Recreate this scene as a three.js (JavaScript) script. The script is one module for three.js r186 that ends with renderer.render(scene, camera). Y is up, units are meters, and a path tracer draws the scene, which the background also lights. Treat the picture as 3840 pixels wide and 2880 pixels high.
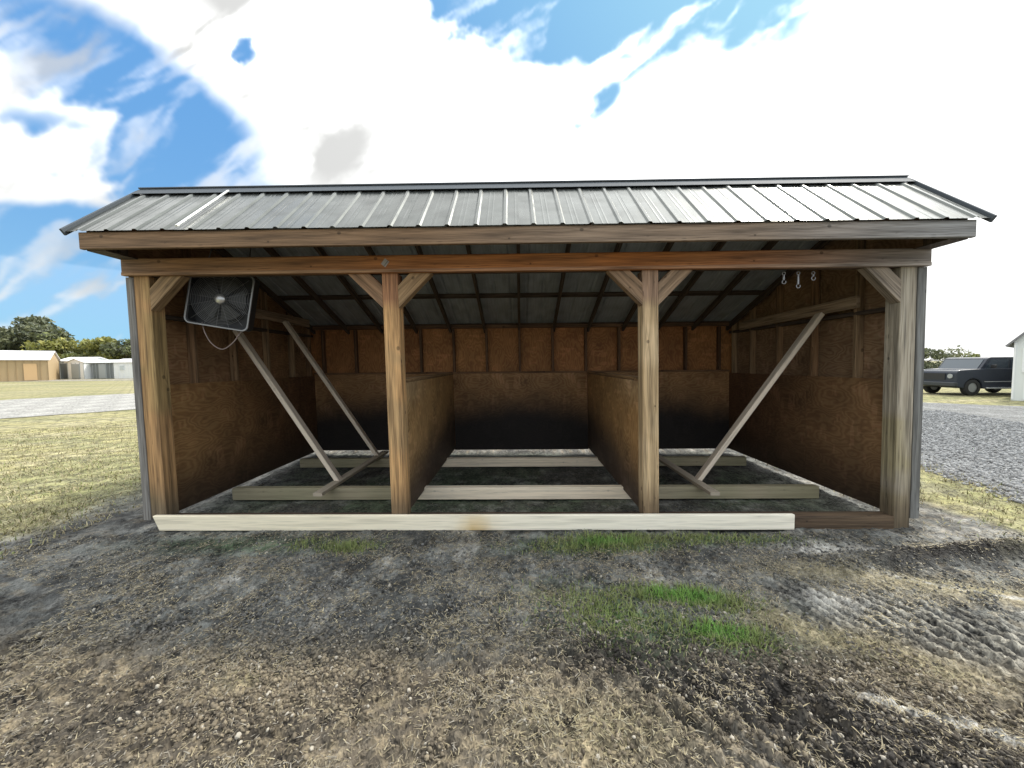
import * as THREE from 'three';
import { mergeGeometries, mergeVertices } from 'three/addons/utils/BufferGeometryUtils.js';
import { ImprovedNoise } from 'three/addons/math/ImprovedNoise.js';
import { RoundedBoxGeometry } from 'three/addons/geometries/RoundedBoxGeometry.js';

// ───────────────────────── camera, sky, sun, exposure ─────────────────────────
const scene = new THREE.Scene();
const camera = new THREE.PerspectiveCamera(90.9, 4 / 3, 0.05, 900);
camera.rotation.order = 'YXZ';
camera.position.set(-0.026, 1.598, 3.5);
camera.rotation.set(-0.0531, 0.0157, -0.0086);
const renderer = new THREE.WebGLRenderer({ antialias: true });
renderer.toneMapping = THREE.LinearToneMapping;
renderer.toneMappingExposure = 1.3;
renderer.shadowMap.enabled = true;

const SUN = new THREE.Vector3(0.7, 1, -0.46).normalize();
const sun = new THREE.DirectionalLight(new THREE.Color(1, 0.93, 0.82), 2.6);
sun.position.copy(SUN).multiplyScalar(60);
sun.shadow.radius = 5;
sun.castShadow = true;
sun.shadow.mapSize.set(4096, 4096);
Object.assign(sun.shadow.camera, { left: -30, right: 30, top: 30, bottom: -30, near: 1, far: 160 });
scene.add(sun, sun.target);

// seeded random and noise
function rng(seed) { let s = seed >>> 0; return () => { s = (s + 0x6D2B79F5) | 0; let t = Math.imul(s ^ (s >>> 15), 1 | s); t = (t + Math.imul(t ^ (t >>> 7), 61 | t)) ^ t; return ((t ^ (t >>> 14)) >>> 0) / 4294967296; }; }
const hash = (x, y, s) => { let h = Math.imul(x, 374761393) ^ Math.imul(y, 668265263) ^ Math.imul(s, 2147483647 - 1013904223); h = Math.imul(h ^ (h >>> 13), 1274126177); h ^= h >>> 16; return (h >>> 0) / 4294967296; };
function vnoise(x, y, s = 0, px = 0, py = 0) {
  const xi = Math.floor(x), yi = Math.floor(y), fx = x - xi, fy = y - yi;
  const w = (a, p) => (p ? ((a % p) + p) % p : a);
  const x0 = w(xi, px), x1 = w(xi + 1, px), y0 = w(yi, py), y1 = w(yi + 1, py);
  const sx = fx * fx * (3 - 2 * fx), sy = fy * fy * (3 - 2 * fy);
  const a = hash(x0, y0, s), b = hash(x1, y0, s), c = hash(x0, y1, s), d = hash(x1, y1, s);
  return a + (b - a) * sx + (c - a) * sy + (a - b - c + d) * sx * sy;
}
function fbm(x, y, oct = 4, s = 0, px = 0, py = 0) {
  let v = 0, a = 0.5, n = 0;
  for (let i = 0; i < oct; i++) { v += a * vnoise(x, y, s + i * 17, px, py); n += a; x *= 2; y *= 2; px *= 2; py *= 2; a *= 0.5; }
  return v / n;
}
const clamp = (x, a = 0, b = 1) => Math.min(b, Math.max(a, x));
const sstep = (a, b, x) => { const t = clamp((x - a) / (b - a)); return t * t * (3 - 2 * t); };
const mix = (a, b, t) => a + (b - a) * t;
const mix3 = (a, b, t) => [mix(a[0], b[0], t), mix(a[1], b[1], t), mix(a[2], b[2], t)];
const blob = (x, z, cx, cz, rx, rz, rot = 0) => { const c = Math.cos(rot), s = Math.sin(rot), dx = x - cx, dz = z - cz; const u = (dx * c + dz * s) / rx, v = (-dx * s + dz * c) / rz; return Math.exp(-(u * u + v * v)); };

// sky: broken bright cloud with blue openings, as directions on the celestial sphere
{
  const W = 2048, H = 1024, data = new Float32Array(W * H * 4);
  const q = new THREE.Quaternion().setFromEuler(new THREE.Euler(-0.0531, 0.0157, -0.0086, 'YXZ')).invert();
  const d = new THREE.Vector3(), c = new THREE.Vector3(), pn = new ImprovedNoise();
  const turb = (x, y, o, g = 0.52) => { let v = 0, a = 1; for (let i = 0; i < o; i++) { v += a * pn.noise(x + i * 3.7, y - i * 1.3, 0.37 + i * 1.9); const t = x * 1.62 + y * 1.18; y = -x * 1.18 + y * 1.62; x = t; a *= g; } return v; };
  // openings in the cloud, in tangent coordinates of the sky straight ahead: x, y, rx, ry, rotation, depth, edge softness
  const holes = [
    [-1.0, 0.77, 0.44, 0.15, -0.62, 1.3, 0.5], [-1.31, 0.9, 0.16, 0.08, -0.4, 1.1, 0.6], [-0.87, 0.56, 0.27, 0.11, -0.45, 1.3, 0.45],
    [-1.2, 0.66, 0.22, 0.06, -0.5, 0.85, 0.7], [-0.72, 0.875, 0.06, 0.04, -0.35, 0.95, 0.35],
    [-0.05, 1.0, 0.19, 0.14, 0, 1.35, 0.25], [-0.18, 1.08, 0.13, 0.13, 0, 1.25, 0.25], [0.12, 0.97, 0.22, 0.11, 0.1, 1.2, 0.35],
    [0.4, 1.0, 0.4, 0.14, 0, 1.75, 0.9], [0.23, 0.74, 0.045, 0.11, -0.6, 1.15, 0.6], [0.34, 0.84, 0.2, 0.05, 0.5, 0.95, 0.9], [-1.26, 0.4, 0.32, 0.085, 0.05, 1.3, 0.35],
    [-1.15, 0.2, 0.45, 0.17, 0, 1.25, 0.9], [0.19, 0.565, 0.12, 0.022, 0.05, 0.65, 0.9],
  ];
  for (let j = 0; j < H; j++) {
    const el = ((j + 0.5) / H - 0.5) * Math.PI, y = Math.sin(el), r = Math.cos(el);
    for (let i = 0; i < W; i++) {
      const az = ((i + 0.5) / W - 0.5) * 2 * Math.PI;
      d.set(Math.cos(az) * r, y, Math.sin(az) * r);
      c.copy(d).applyQuaternion(q);
      const ang = Math.acos(clamp(d.dot(SUN), -1, 1)), near = Math.exp(-(ang * ang) / 0.42), low = Math.exp(-Math.max(el, 0) / 0.2);
      const air = mix3([0.1, 0.28, 0.6], [0.4, 0.7, 0.8], clamp(near * 0.9 + low * 0.75));
      const front = sstep(0.05, 0.25, -c.z);
      let u = 9, v = 9, inView = 0;
      if (front > 0) { u = c.x / -c.z; v = c.y / -c.z; inView = front * (1 - sstep(1.35, 1.8, Math.abs(u))) * (1 - sstep(1.02, 1.5, Math.abs(v))); }
      let blue = 0, grey = 0;
      if (inView < 1 && el > -0.1) {
        const px = d.x / (Math.max(d.y, 0) + 0.16), pz = d.z / (Math.max(d.y, 0) + 0.16), n = turb(px * 1.7 + 40, pz * 1.7 + 40, 5);
        blue = (1 - inView) * sstep(0.12, 0.5, n) * 0.85; grey = (1 - inView) * 0.3 * sstep(0.1, -0.5, n);
      }
      if (inView > 0 && el > -0.1) {
        const su = u * 0.82 + v * 0.57, sv = -u * 0.57 + v * 0.82;           // streets of cloud run down to the right
        const n1 = turb(su * 1.9 + 11, sv * 3.8 + 5, 7), n2 = turb(u * 5 + 31, v * 6 + 7, 6, 0.58), wisp = turb(su * 2.2 + 3, sv * 9 + 8 + n1 * 0.6, 6, 0.55);
        const wu = u + n2 * 0.045 + n1 * 0.03, wv = v + n1 * 0.05 + n2 * 0.03;
        let B = 0, soft = 0.4, sw = 0;
        for (const h of holes) {
          const cs = Math.cos(h[4]), sn = Math.sin(h[4]), dx = wu - h[0], dy = wv - h[1];
          const a = (dx * cs + dy * sn) / h[2], b = (-dx * sn + dy * cs) / h[3], k = h[5] * Math.exp(-0.75 * (a * a + b * b));
          B = Math.max(B, k); soft += h[6] * k * k; sw += k * k;
        }
        soft = sw > 1e-4 ? (soft - 0.4) / sw : 0.4;
        const e = B + n1 * 0.26 + n2 * 0.16;
        let open = sstep(0.5 - 0.2 * soft, 0.58 + 0.5 * soft, e);
        open *= 1 - clamp(0.85 * sstep(0.0, 0.75, wisp) * (0.25 + soft));   // thin cirrus drifting over the openings
        blue += inView * open;
        grey += inView * (0.62 * blob(u, v, -0.6, 0.68, 0.24, 0.09, -0.45) * clamp(0.7 + 0.8 * n1 + 0.4 * n2, 0, 1) + 0.36 * blob(u, v, -0.68, 0.99, 0.26, 0.06, -0.5) * clamp(0.6 + n1) + 0.3 * blob(u, v, -1.25, 0.98, 0.2, 0.07, -0.5) + 0.34 * sstep(0.05, 0.7, wisp) * sstep(-0.2, -0.9, u) + 0.32 * sstep(0.05, 0.6, n1) * sstep(0.45, -0.5, u) + 0.1 * sstep(0.1, 0.6, n2) * sstep(0.3, -0.3, u));
      }
      const lum = mix(mix(0.84, 1.6, sstep(0.22, 0.62, el)), 0.56, sstep(0.05, 0.62, grey)) + 1.6 * Math.exp(-(ang * ang) / 0.3);
      let col = mix3([lum, lum * 1.005, lum * 0.99], air, clamp(blue));
      if (el < 0) col = mix3(col, [0.3, 0.29, 0.25], sstep(0, -0.06, el));
      const k = (j * W + i) * 4;
      data[k] = col[0]; data[k + 1] = col[1]; data[k + 2] = col[2]; data[k + 3] = 1;
    }
  }
  const sky = new THREE.DataTexture(data, W, H, THREE.RGBAFormat, THREE.FloatType);
  sky.mapping = THREE.EquirectangularReflectionMapping;
  sky.magFilter = sky.minFilter = THREE.LinearFilter;
  sky.needsUpdate = true;
  scene.background = sky;
  scene.environment = sky;
}

// ───────────────────────── textures and materials ─────────────────────────
function tex(w, h, fn, srgb = true) {
  const a = new Uint8Array(w * h * 4), enc = (x) => { x = clamp(x); return srgb ? 255 * (x <= 0.0031308 ? x * 12.92 : 1.055 * Math.pow(x, 1 / 2.4) - 0.055) : 255 * x; };
  for (let j = 0; j < h; j++) for (let i = 0; i < w; i++) {
    const c = fn(i / w, j / h), k = (j * w + i) * 4;
    a[k] = enc(c[0]); a[k + 1] = enc(c[1]); a[k + 2] = enc(c[2]); a[k + 3] = 255;
  }
  const t = new THREE.DataTexture(a, w, h);
  t.wrapS = t.wrapT = THREE.RepeatWrapping;
  t.magFilter = THREE.LinearFilter; t.minFilter = THREE.LinearMipmapLinearFilter; t.generateMipmaps = true;
  if (srgb) t.colorSpace = THREE.SRGBColorSpace;
  t.needsUpdate = true;
  return t;
}
// sawn lumber, 2 m by 0.5 m: grain along u, knots, grey weather streaks
const knotR = rng(77), knots = [...Array(5)].map(() => [knotR() * 2, knotR() * 0.5, 0.008 + knotR() * 0.012]);
const lumberFn = (u, v) => {
  const x = u * 2, y = v * 0.5;
  let k = 0, warp = 0;
  for (const [kx, ky, r] of knots) {
    let dx = x - kx, dy = y - ky; dx -= Math.round(dx / 2) * 2; dy -= Math.round(dy / 0.5) * 0.5;
    const q2 = (dx * dx) / 9 + dy * dy;
    warp += Math.sign(dy) * 0.02 * Math.exp(-q2 / (r * r * 4));
    k = Math.max(k, sstep(r * 1.15, r * 0.6, Math.hypot(dx / 1.25, dy)));
  }
  const yy = v * 64 + warp * 120 + (fbm(u * 4, v * 4, 3, 3, 4, 4) - 0.5) * 5;
  const g = vnoise(u * 6, yy, 21, 6, 64) * 0.6 + vnoise(u * 22, v * 190, 22, 22, 190) * 0.4;
  const st = fbm(u * 5, v * 22, 4, 31, 5, 22);
  const crack = sstep(0.8, 0.9, vnoise(u * 7, v * 44 + warp * 80, 33, 7, 44)) * sstep(0.55, 0.75, vnoise(u * 40, v * 9, 34, 40, 9) * 0.5 + 0.5 * vnoise(u * 3, v * 6, 35, 3, 6));
  const l = (1 - 0.5 * crack) * clamp(0.38 + 0.62 * g + 0.5 * (st - 0.5) * 2) * (1 - 0.55 * k);
  return [l, l * mix(0.94, 1, g), l * mix(0.87, 1, g)];
};
const lumberTex = tex(1024, 512, lumberFn);
const freshTex = tex(1024, 512, (u, v) => { const c = lumberFn((u + 0.37) % 1, (v + 0.21) % 1), l = 0.55 + 0.5 * Math.min(c[0], 0.8); return [l, l * 0.985, l * 0.95 + 0.02 * c[2]]; });
const lumberBump = tex(1024, 512, (u, v) => { const g = vnoise(u * 6, v * 64, 21, 6, 64) * 0.5 + vnoise(u * 26, v * 190, 22, 26, 190) * 0.5; return [g, g, g]; }, false);
// rotary cut plywood sheet, 1.22 m square: contour figure, scuffs and stains
const plyTex = tex(1024, 1024, (u, v) => {
  const f = fbm(u * 2, v * 5, 4, 51, 2, 5), g = fbm(u * 4, v * 9, 3, 52, 4, 9);
  const ring = 0.5 + 0.5 * Math.sin((f * 26 + g * 5) * 3.2), fine = vnoise(u * 40, v * 300, 53, 40, 300);
  const stain = fbm(u * 5, v * 5, 5, 54, 5, 5), scuff = sstep(0.62, 0.75, fbm(u * 16, v * 7, 4, 55, 16, 7));
  const l = clamp(0.5 + 0.22 * ring + 0.13 * fine + 0.55 * (stain - 0.5) + 0.24 * scuff);
  return [l, l * mix(0.9, 1, ring), l * mix(0.8, 1, ring * 0.6 + scuff * 0.4)];
});
// soil detail, 1.6 m square
const soilFn = (u, v) => {
  const a = fbm(u * 10, v * 10, 5, 61, 10, 10), b = fbm(u * 60, v * 60, 4, 62, 60, 60), c = vnoise(u * 260, v * 260, 63, 260, 260), s = sstep(0.62, 0.78, fbm(u * 90, v * 40, 3, 64, 90, 40));
  return clamp(0.2 + 0.5 * a * a * 2 + 0.85 * (b - 0.45) + 0.42 * (c - 0.5) + 0.3 * s);
};
const soilTex = tex(1024, 1024, (u, v) => { const l = soilFn(u, v); return [l, l * 0.985, l * 0.95]; });
const soilBump = tex(1024, 1024, (u, v) => { const l = 0.5 * fbm(u * 60, v * 60, 4, 62, 60, 60) + 0.3 * vnoise(u * 260, v * 260, 63, 260, 260) + 0.2 * fbm(u * 10, v * 10, 4, 61, 10, 10); return [l, l, l]; }, false);
// crushed stone, 1.5 m square
const stoneFn = (u, v) => {
  const N = 46, x = u * N, y = v * N, xi = Math.floor(x), yi = Math.floor(y); let m = 9, m2 = 9, id = 0;
  for (let a = -1; a <= 1; a++) for (let b = -1; b <= 1; b++) {
    const cx = ((xi + a) % N + N) % N, cy = ((yi + b) % N + N) % N, dd = Math.hypot(xi + a + hash(cx, cy, 71) - x, yi + b + hash(cx, cy, 72) - y);
    if (dd < m) { m2 = m; m = dd; id = hash(cx, cy, 73); } else if (dd < m2) m2 = dd;
  }
  return [id, sstep(0, 0.35, m2 - m)];
};
const gravelTex = tex(1024, 1024, (u, v) => { const [id, e] = stoneFn(u, v), big = fbm(u * 4, v * 4, 4, 74, 4, 4); const l = clamp((0.35 + 0.5 * id) * mix(0.5, 1, e) * (0.6 + 0.8 * big)); return [l, l, l * 0.98]; });
const gravelBump = tex(1024, 1024, (u, v) => { const [id, e] = stoneFn(u, v); const l = e * (0.5 + 0.5 * id); return [l, l, l]; }, false);
// roofing sheet: faint chalk streaks, 1 m square (u across, v down the slope)
const sheetTex = tex(512, 512, (u, v) => { const a = fbm(u * 60, v * 4, 4, 81, 60, 4), b = fbm(u * 6, v * 6, 4, 82, 6, 6); const l = clamp(0.62 + 0.32 * (a - 0.5) + 0.4 * (b - 0.5) + 0.14); return [l, l, l]; });
const sheetRough = tex(512, 512, (u, v) => { const b = fbm(u * 9, v * 9, 4, 83, 9, 9), a = fbm(u * 60, v * 4, 3, 81, 60, 4); const l = clamp(0.62 + 0.5 * (b - 0.5) + 0.3 * (a - 0.5)); return [l, l, l]; }, false);

const M = {};
M.lumber = new THREE.MeshStandardMaterial({ map: lumberTex, bumpMap: lumberBump, bumpScale: 0.0016, roughness: 0.82, vertexColors: true });
M.fresh = new THREE.MeshStandardMaterial({ map: freshTex, bumpMap: lumberBump, bumpScale: 0.0012, roughness: 0.8, vertexColors: true });
M.ply = new THREE.MeshStandardMaterial({ map: plyTex, bumpMap: lumberBump, bumpScale: 0.0008, roughness: 0.72, vertexColors: true });
M.roofSheet = new THREE.MeshStandardMaterial({ color: new THREE.Color(0.155, 0.168, 0.16), map: sheetTex, roughnessMap: sheetRough, roughness: 0.5, metalness: 0.6 });
M.sheetUnder = new THREE.MeshStandardMaterial({ color: new THREE.Color(0.5, 0.56, 0.6), map: sheetTex, roughness: 0.6, metalness: 0.15 });
M.ridge = new THREE.MeshStandardMaterial({ color: new THREE.Color(0.07, 0.085, 0.1), roughness: 0.75, metalness: 0.1 });
M.seamGlint = new THREE.MeshStandardMaterial({ color: new THREE.Color(0.8, 0.82, 0.8), roughness: 0.42, metalness: 0.5 });
M.soil = new THREE.MeshStandardMaterial({ map: soilTex, bumpMap: soilBump, bumpScale: 0.02, roughness: 0.97, vertexColors: true });
M.gravel = new THREE.MeshStandardMaterial({ map: gravelTex, bumpMap: gravelBump, bumpScale: 0.012, roughness: 0.93, vertexColors: true });
M.blade = new THREE.MeshStandardMaterial({ color: 0xffffff, roughness: 0.85, side: THREE.DoubleSide });
M.stone = new THREE.MeshStandardMaterial({ color: 0xffffff, roughness: 0.95 });
const plain = (r, g, b, rough = 0.7, metal = 0, extra = {}) => new THREE.MeshStandardMaterial({ color: new THREE.Color(r, g, b), roughness: rough, metalness: metal, ...extra });

// ───────────────────────── helpers: naming, parts, timber ─────────────────────────
const used = {};
function numbered(n) { const k = used[n] = (used[n] ?? -1) + 1; return k ? `${n}_${String(k).padStart(3, '0')}` : n; }
function thing(name, label, category, pos = [0, 0, 0], group) {
  const o = new THREE.Group(); o.name = numbered(name); o.position.set(...pos); o.userData = { label, category };
  if (group) o.userData.group = group;
  scene.add(o); return o;
}
function solid(name, geom, mat, parent, label) {       // geometry is given in world metres and moved into its thing's frame
  let root = parent; const off = new THREE.Vector3();
  while (root && root !== scene) { off.add(root.position); root = root.parent; }
  geom.translate(-off.x, -off.y, -off.z);
  const m = new THREE.Mesh(geom, mat); m.name = name; m.castShadow = m.receiveShadow = true;
  if (label) m.userData.label = label;
  parent.add(m); return m;
}
function partGroup(name, parent) { const g = new THREE.Group(); g.name = name; parent.add(g); return g; }
function structure(name, geom, mat) { const m = new THREE.Mesh(geom, mat); m.name = name; m.userData = { kind: 'structure' }; m.castShadow = m.receiveShadow = true; scene.add(m); return m; }

const warm = (c) => { const l = (c[0] + c[1] + c[2]) / 3, k = c[0] > c[2] * 1.45 ? 1.22 : 1.05; return c.map((v) => Math.max(0.004, l + (v - l) * k)); };
const R = rng(2024);
const V = (a) => (a.isVector3 ? a : new THREE.Vector3(...a));
// a chamfered timber from p0 to p1: w across (axis x up), h along up
function bar(p0, p1, w, h, o = {}) {
  p0 = V(p0); p1 = V(p1);
  const ax = p1.clone().sub(p0), L = ax.length(); ax.normalize();
  const up0 = V(o.up ?? (Math.abs(ax.y) > 0.9 ? [0, 0, 1] : [0, 1, 0]));
  const up = up0.clone().sub(ax.clone().multiplyScalar(up0.dot(ax))).normalize(), sd = new THREE.Vector3().crossVectors(ax, up);
  const c = o.chamfer ?? Math.min(0.005, w * 0.2, h * 0.2), a = w / 2, b = h / 2, n = o.seg ?? 1;
  const prof = [[-a + c, -b], [a - c, -b], [a, -b + c], [a, b - c], [a - c, b], [-a + c, b], [-a, b - c], [-a, -b + c]];
  const per = [0]; for (let i = 0; i < 8; i++) per.push(per[i] + Math.hypot(prof[(i + 1) % 8][0] - prof[i][0], prof[(i + 1) % 8][1] - prof[i][1]));
  const ou = R(), ov = R(), su = o.scaleU ?? 2, sv = o.scaleV ?? 0.5;
  const tone = o.color ?? [0.3, 0.2, 0.12], jit = 1 + (R() - 0.5) * (o.jitter ?? 0.16);
  const pos = [], uv = [], col = [];
  const skew0 = o.skew0 ?? 0, skew1 = o.skew1 ?? 0;
  const P = (i, t) => { const [x, y] = prof[i % 8], s = L * t + mix(skew0, skew1, t) * y; return p0.clone().addScaledVector(ax, s).addScaledVector(sd, x).addScaledVector(up, y); };
  const put = (p, u, v, t) => { pos.push(p.x, p.y, p.z); uv.push(u / su + ou, v / sv + ov); const k = warm(o.colorAt ? o.colorAt(t, p) : tone); col.push(k[0] * jit, k[1] * jit, k[2] * jit); };
  for (let k = 0; k < n; k++) for (let i = 0; i < 8; i++) {
    const t0 = k / n, t1 = (k + 1) / n, A = P(i, t0), B = P(i + 1, t0), C = P(i + 1, t1), D = P(i, t1);
    const q = [[A, t0, per[i]], [B, t0, per[i + 1]], [C, t1, per[i + 1]], [D, t1, per[i]]];
    for (const e of [0, 1, 2, 0, 2, 3]) put(q[e][0], q[e][1] * L, q[e][2], q[e][1]);
  }
  for (const t of [0, 1]) for (let i = 1; i < 7; i++) {
    const tri = t ? [0, i, i + 1] : [0, i + 1, i];
    for (const e of tri) put(P(e, t), prof[e][0] * 0.6, prof[e][1], t);
  }
  const g = new THREE.BufferGeometry();
  g.setAttribute('position', new THREE.Float32BufferAttribute(pos, 3)); g.setAttribute('uv', new THREE.Float32BufferAttribute(uv, 2)); g.setAttribute('color', new THREE.Float32BufferAttribute(col, 3));
  // wind outwards
  const ab = P(1, 0).sub(P(0, 0)), ad = ax.clone(), nn = ab.cross(ad), outw = up.clone().multiplyScalar(-1);
  if (nn.dot(outw) < 0) { for (const at of Object.values(g.attributes)) { const s = at.itemSize, r = at.array; for (let i = 0; i < at.count; i += 3) for (let j = 0; j < s; j++) { const t = r[(i + 1) * s + j]; r[(i + 1) * s + j] = r[(i + 2) * s + j]; r[(i + 2) * s + j] = t; } } }
  g.computeVertexNormals();
  return g;
}
// flat convex board cut to a polygon in (z, y), thick from x0 to x1
function prism(poly, x0, x1, color, jitter = 0.16, swap = false) {
  const pos = [], uv = [], col = [], j = 1 + (R() - 0.5) * jitter, ou = R(), ov = R();
  let area = 0; for (let i = 0; i < poly.length; i++) { const a = poly[i], b = poly[(i + 1) % poly.length]; area += a[0] * b[1] - b[0] * a[1]; }
  if (area > 0) poly = [...poly].reverse();
  const put = (x, z, y) => { pos.push(x, y, z); uv.push((swap ? z : y) / (swap ? 1.22 : 2) + ou, (swap ? y : z + x) / (swap ? 1.22 : 0.5) + ov); const c = warm(typeof color === 'function' ? color(x, y, z) : color); col.push(c[0] * j, c[1] * j, c[2] * j); };
  const n = poly.length;
  for (let i = 1; i < n - 1; i++) {
    for (const e of [0, i, i + 1]) put(x1, ...poly[e]);
    for (const e of [0, i + 1, i]) put(x0, ...poly[e]);
  }
  for (let i = 0; i < n; i++) {
    const a = poly[i], b = poly[(i + 1) % n];
    put(x1, ...a); put(x0, ...a); put(x0, ...b); put(x1, ...a); put(x0, ...b); put(x1, ...b);
  }
  const g = new THREE.BufferGeometry();
  g.setAttribute('position', new THREE.Float32BufferAttribute(pos, 3)); g.setAttribute('uv', new THREE.Float32BufferAttribute(uv, 2)); g.setAttribute('color', new THREE.Float32BufferAttribute(col, 3));
  g.computeVertexNormals(); return g;
}
// the whole shed has racked slightly to the left
const lean = (g) => { const p = g.attributes.position; for (let i = 0; i < p.count; i++) p.setX(i, p.getX(i) - 0.015 * (p.getY(i) - 2.3)); return g; };

// ───────────────────────── ground ─────────────────────────
const inShed = (x, z) => sstep(3.75, 3.5, Math.abs(x)) * sstep(0.05, -0.1, z) * sstep(-3.2, -2.95, z);
const lotAt = (x, z) => { const e = 5.75 + Math.max(0, 0.6 - z) * 0.285; return sstep(e - 0.15, e + 0.6, x) * sstep(0.6, 0, z); };
function height(x, z) {
  const near = sstep(26, 9, Math.hypot(x, z));
  if (near <= 0) return 0.026;
  const shed = inShed(x, z);
  let h = 0.03 + near * (0.05 * (fbm(x * 0.5 + 9, z * 0.5 + 3, 3, 101) - 0.5) * (1 - sstep(5, 8, Math.abs(x)) * 0.5));
  const rough = 1 - 0.45 * shed, close = sstep(9, 5, Math.hypot(x, z));
  if (close > 0) {
    const c1 = fbm(x * 5, z * 5, 3, 111) - 0.5, c2 = fbm(x * 17, z * 17, 3, 121) - 0.5, c3 = vnoise(x * 48, z * 48, 131) - 0.5;
    const c4 = Math.abs(fbm(x * 27 + 5, z * 27, 2, 126) - 0.5) * 2, fore = 0.55 + 0.75 * sstep(0.9, 1.7, z) + 0.3 * sstep(0.45, 0.65, fbm(x * 1.6, z * 1.6, 2, 127));
    h += close * rough * (0.035 * c1 + fore * (0.03 * c2 + 0.017 * c3 - 0.026 * (c4 - 0.4)));
    // turned clods: a dark ridge beside the right corner and a churned patch at the near right
    const ridge = blob(x, z, 3.6, 0.5, 1.1, 0.1, -0.09), churn = blob(x, z, 1.35, 1.95, 0.95, 0.3, 0.45);
    h += ridge * (0.075 + 0.07 * fbm(x * 11, z * 11, 3, 141)) + churn * 0.13 * (fbm(x * 13, z * 13, 3, 151) - 0.42);
    // wheel and track marks
    const warp = (fbm(x * 2, z * 2, 3, 161) - 0.5) * 0.12;
    const tr = blob(x, z, 2.35, 1.32, 0.75, 0.34, 0.5), s = Math.sin(((x * 0.94 - z * 0.33 + warp) / 0.08) * 6.283);
    h += tr * 0.018 * s;
    const tr2 = blob(x, z, 1.0, 2.0, 0.8, 0.34, 0.6), s2 = Math.sin(((x * 0.85 - z * 0.53 + warp) / 0.1) * 6.283);
    h += tr2 * 0.022 * s2;
    h -= 0.03 * blob(x, z, 3.2, 0.86, 1.2, 0.07, 0.3);
    h -= 0.03 * lotAt(x, z);
    // low banks of dust against the walls
    h += shed * (0.025 * Math.exp(-(3.5 - Math.abs(x)) / 0.25)) - 0.02 * shed;
  }
  return h;
}
const PAL = { dirt: [0.112, 0.118, 0.115], dark: [0.032, 0.034, 0.035], pale: [0.3, 0.3, 0.285], straw: [0.33, 0.285, 0.18], dry: [0.25, 0.235, 0.115], brown: [0.075, 0.063, 0.047], moss: [0.06, 0.08, 0.05], green: [0.06, 0.13, 0.035], ash: [0.4, 0.4, 0.385], litter: [0.17, 0.142, 0.098] };
const greenAt = (x, z) => Math.max(blob(x, z, 1.06, 1.06, 0.38, 0.12, 0.1), 0.95 * blob(x, z, 1.12, 1.4, 0.28, 0.12, 0.15), 0.8 * blob(x, z, 0.72, 0.29, 0.6, 0.14, -0.08), 0.6 * blob(x, z, -1.5, 0.36, 0.26, 0.1), 0.62 * blob(x, z, 0.55, 1.22, 0.4, 0.24, 0.3), 0.55 * blob(x, z, 1.7, 0.22, 0.6, 0.1), 0.42 * blob(x, z, -2.4, 0.3, 0.8, 0.14));
const lawnAt = (x, z) => Math.max(sstep(-4.7, -5.5, x + (fbm(x * 1.2, z * 1.2, 3, 171) - 0.5) * 1.6), sstep(-6, -9, z), sstep(4.0, 4.5, x + 0.45 * z + (fbm(x * 1.5, z * 1.5, 3, 172) - 0.5) * 1.5) * sstep(0.7, -0.1, z));
const strawAt = (x, z) => clamp(blob(x, z, 1.9, 1.5, 0.45, 0.12, 0.5) + 0.9 * blob(x, z, 3.2, 1.0, 0.8, 0.14, 0.25) + 0.7 * blob(x, z, 0.2, 1.0, 0.16, 0.07) + 0.6 * blob(x, z, 1.55, 1.25, 0.12, 0.3, -0.9) + 0.6 * blob(x, z, 0.35, 1.95, 0.35, 0.16) + 0.8 * blob(x, z, -1.4, 1.72, 0.1, 0.05) + 0.5 * blob(x, z, 2.2, 0.72, 0.35, 0.1));
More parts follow.
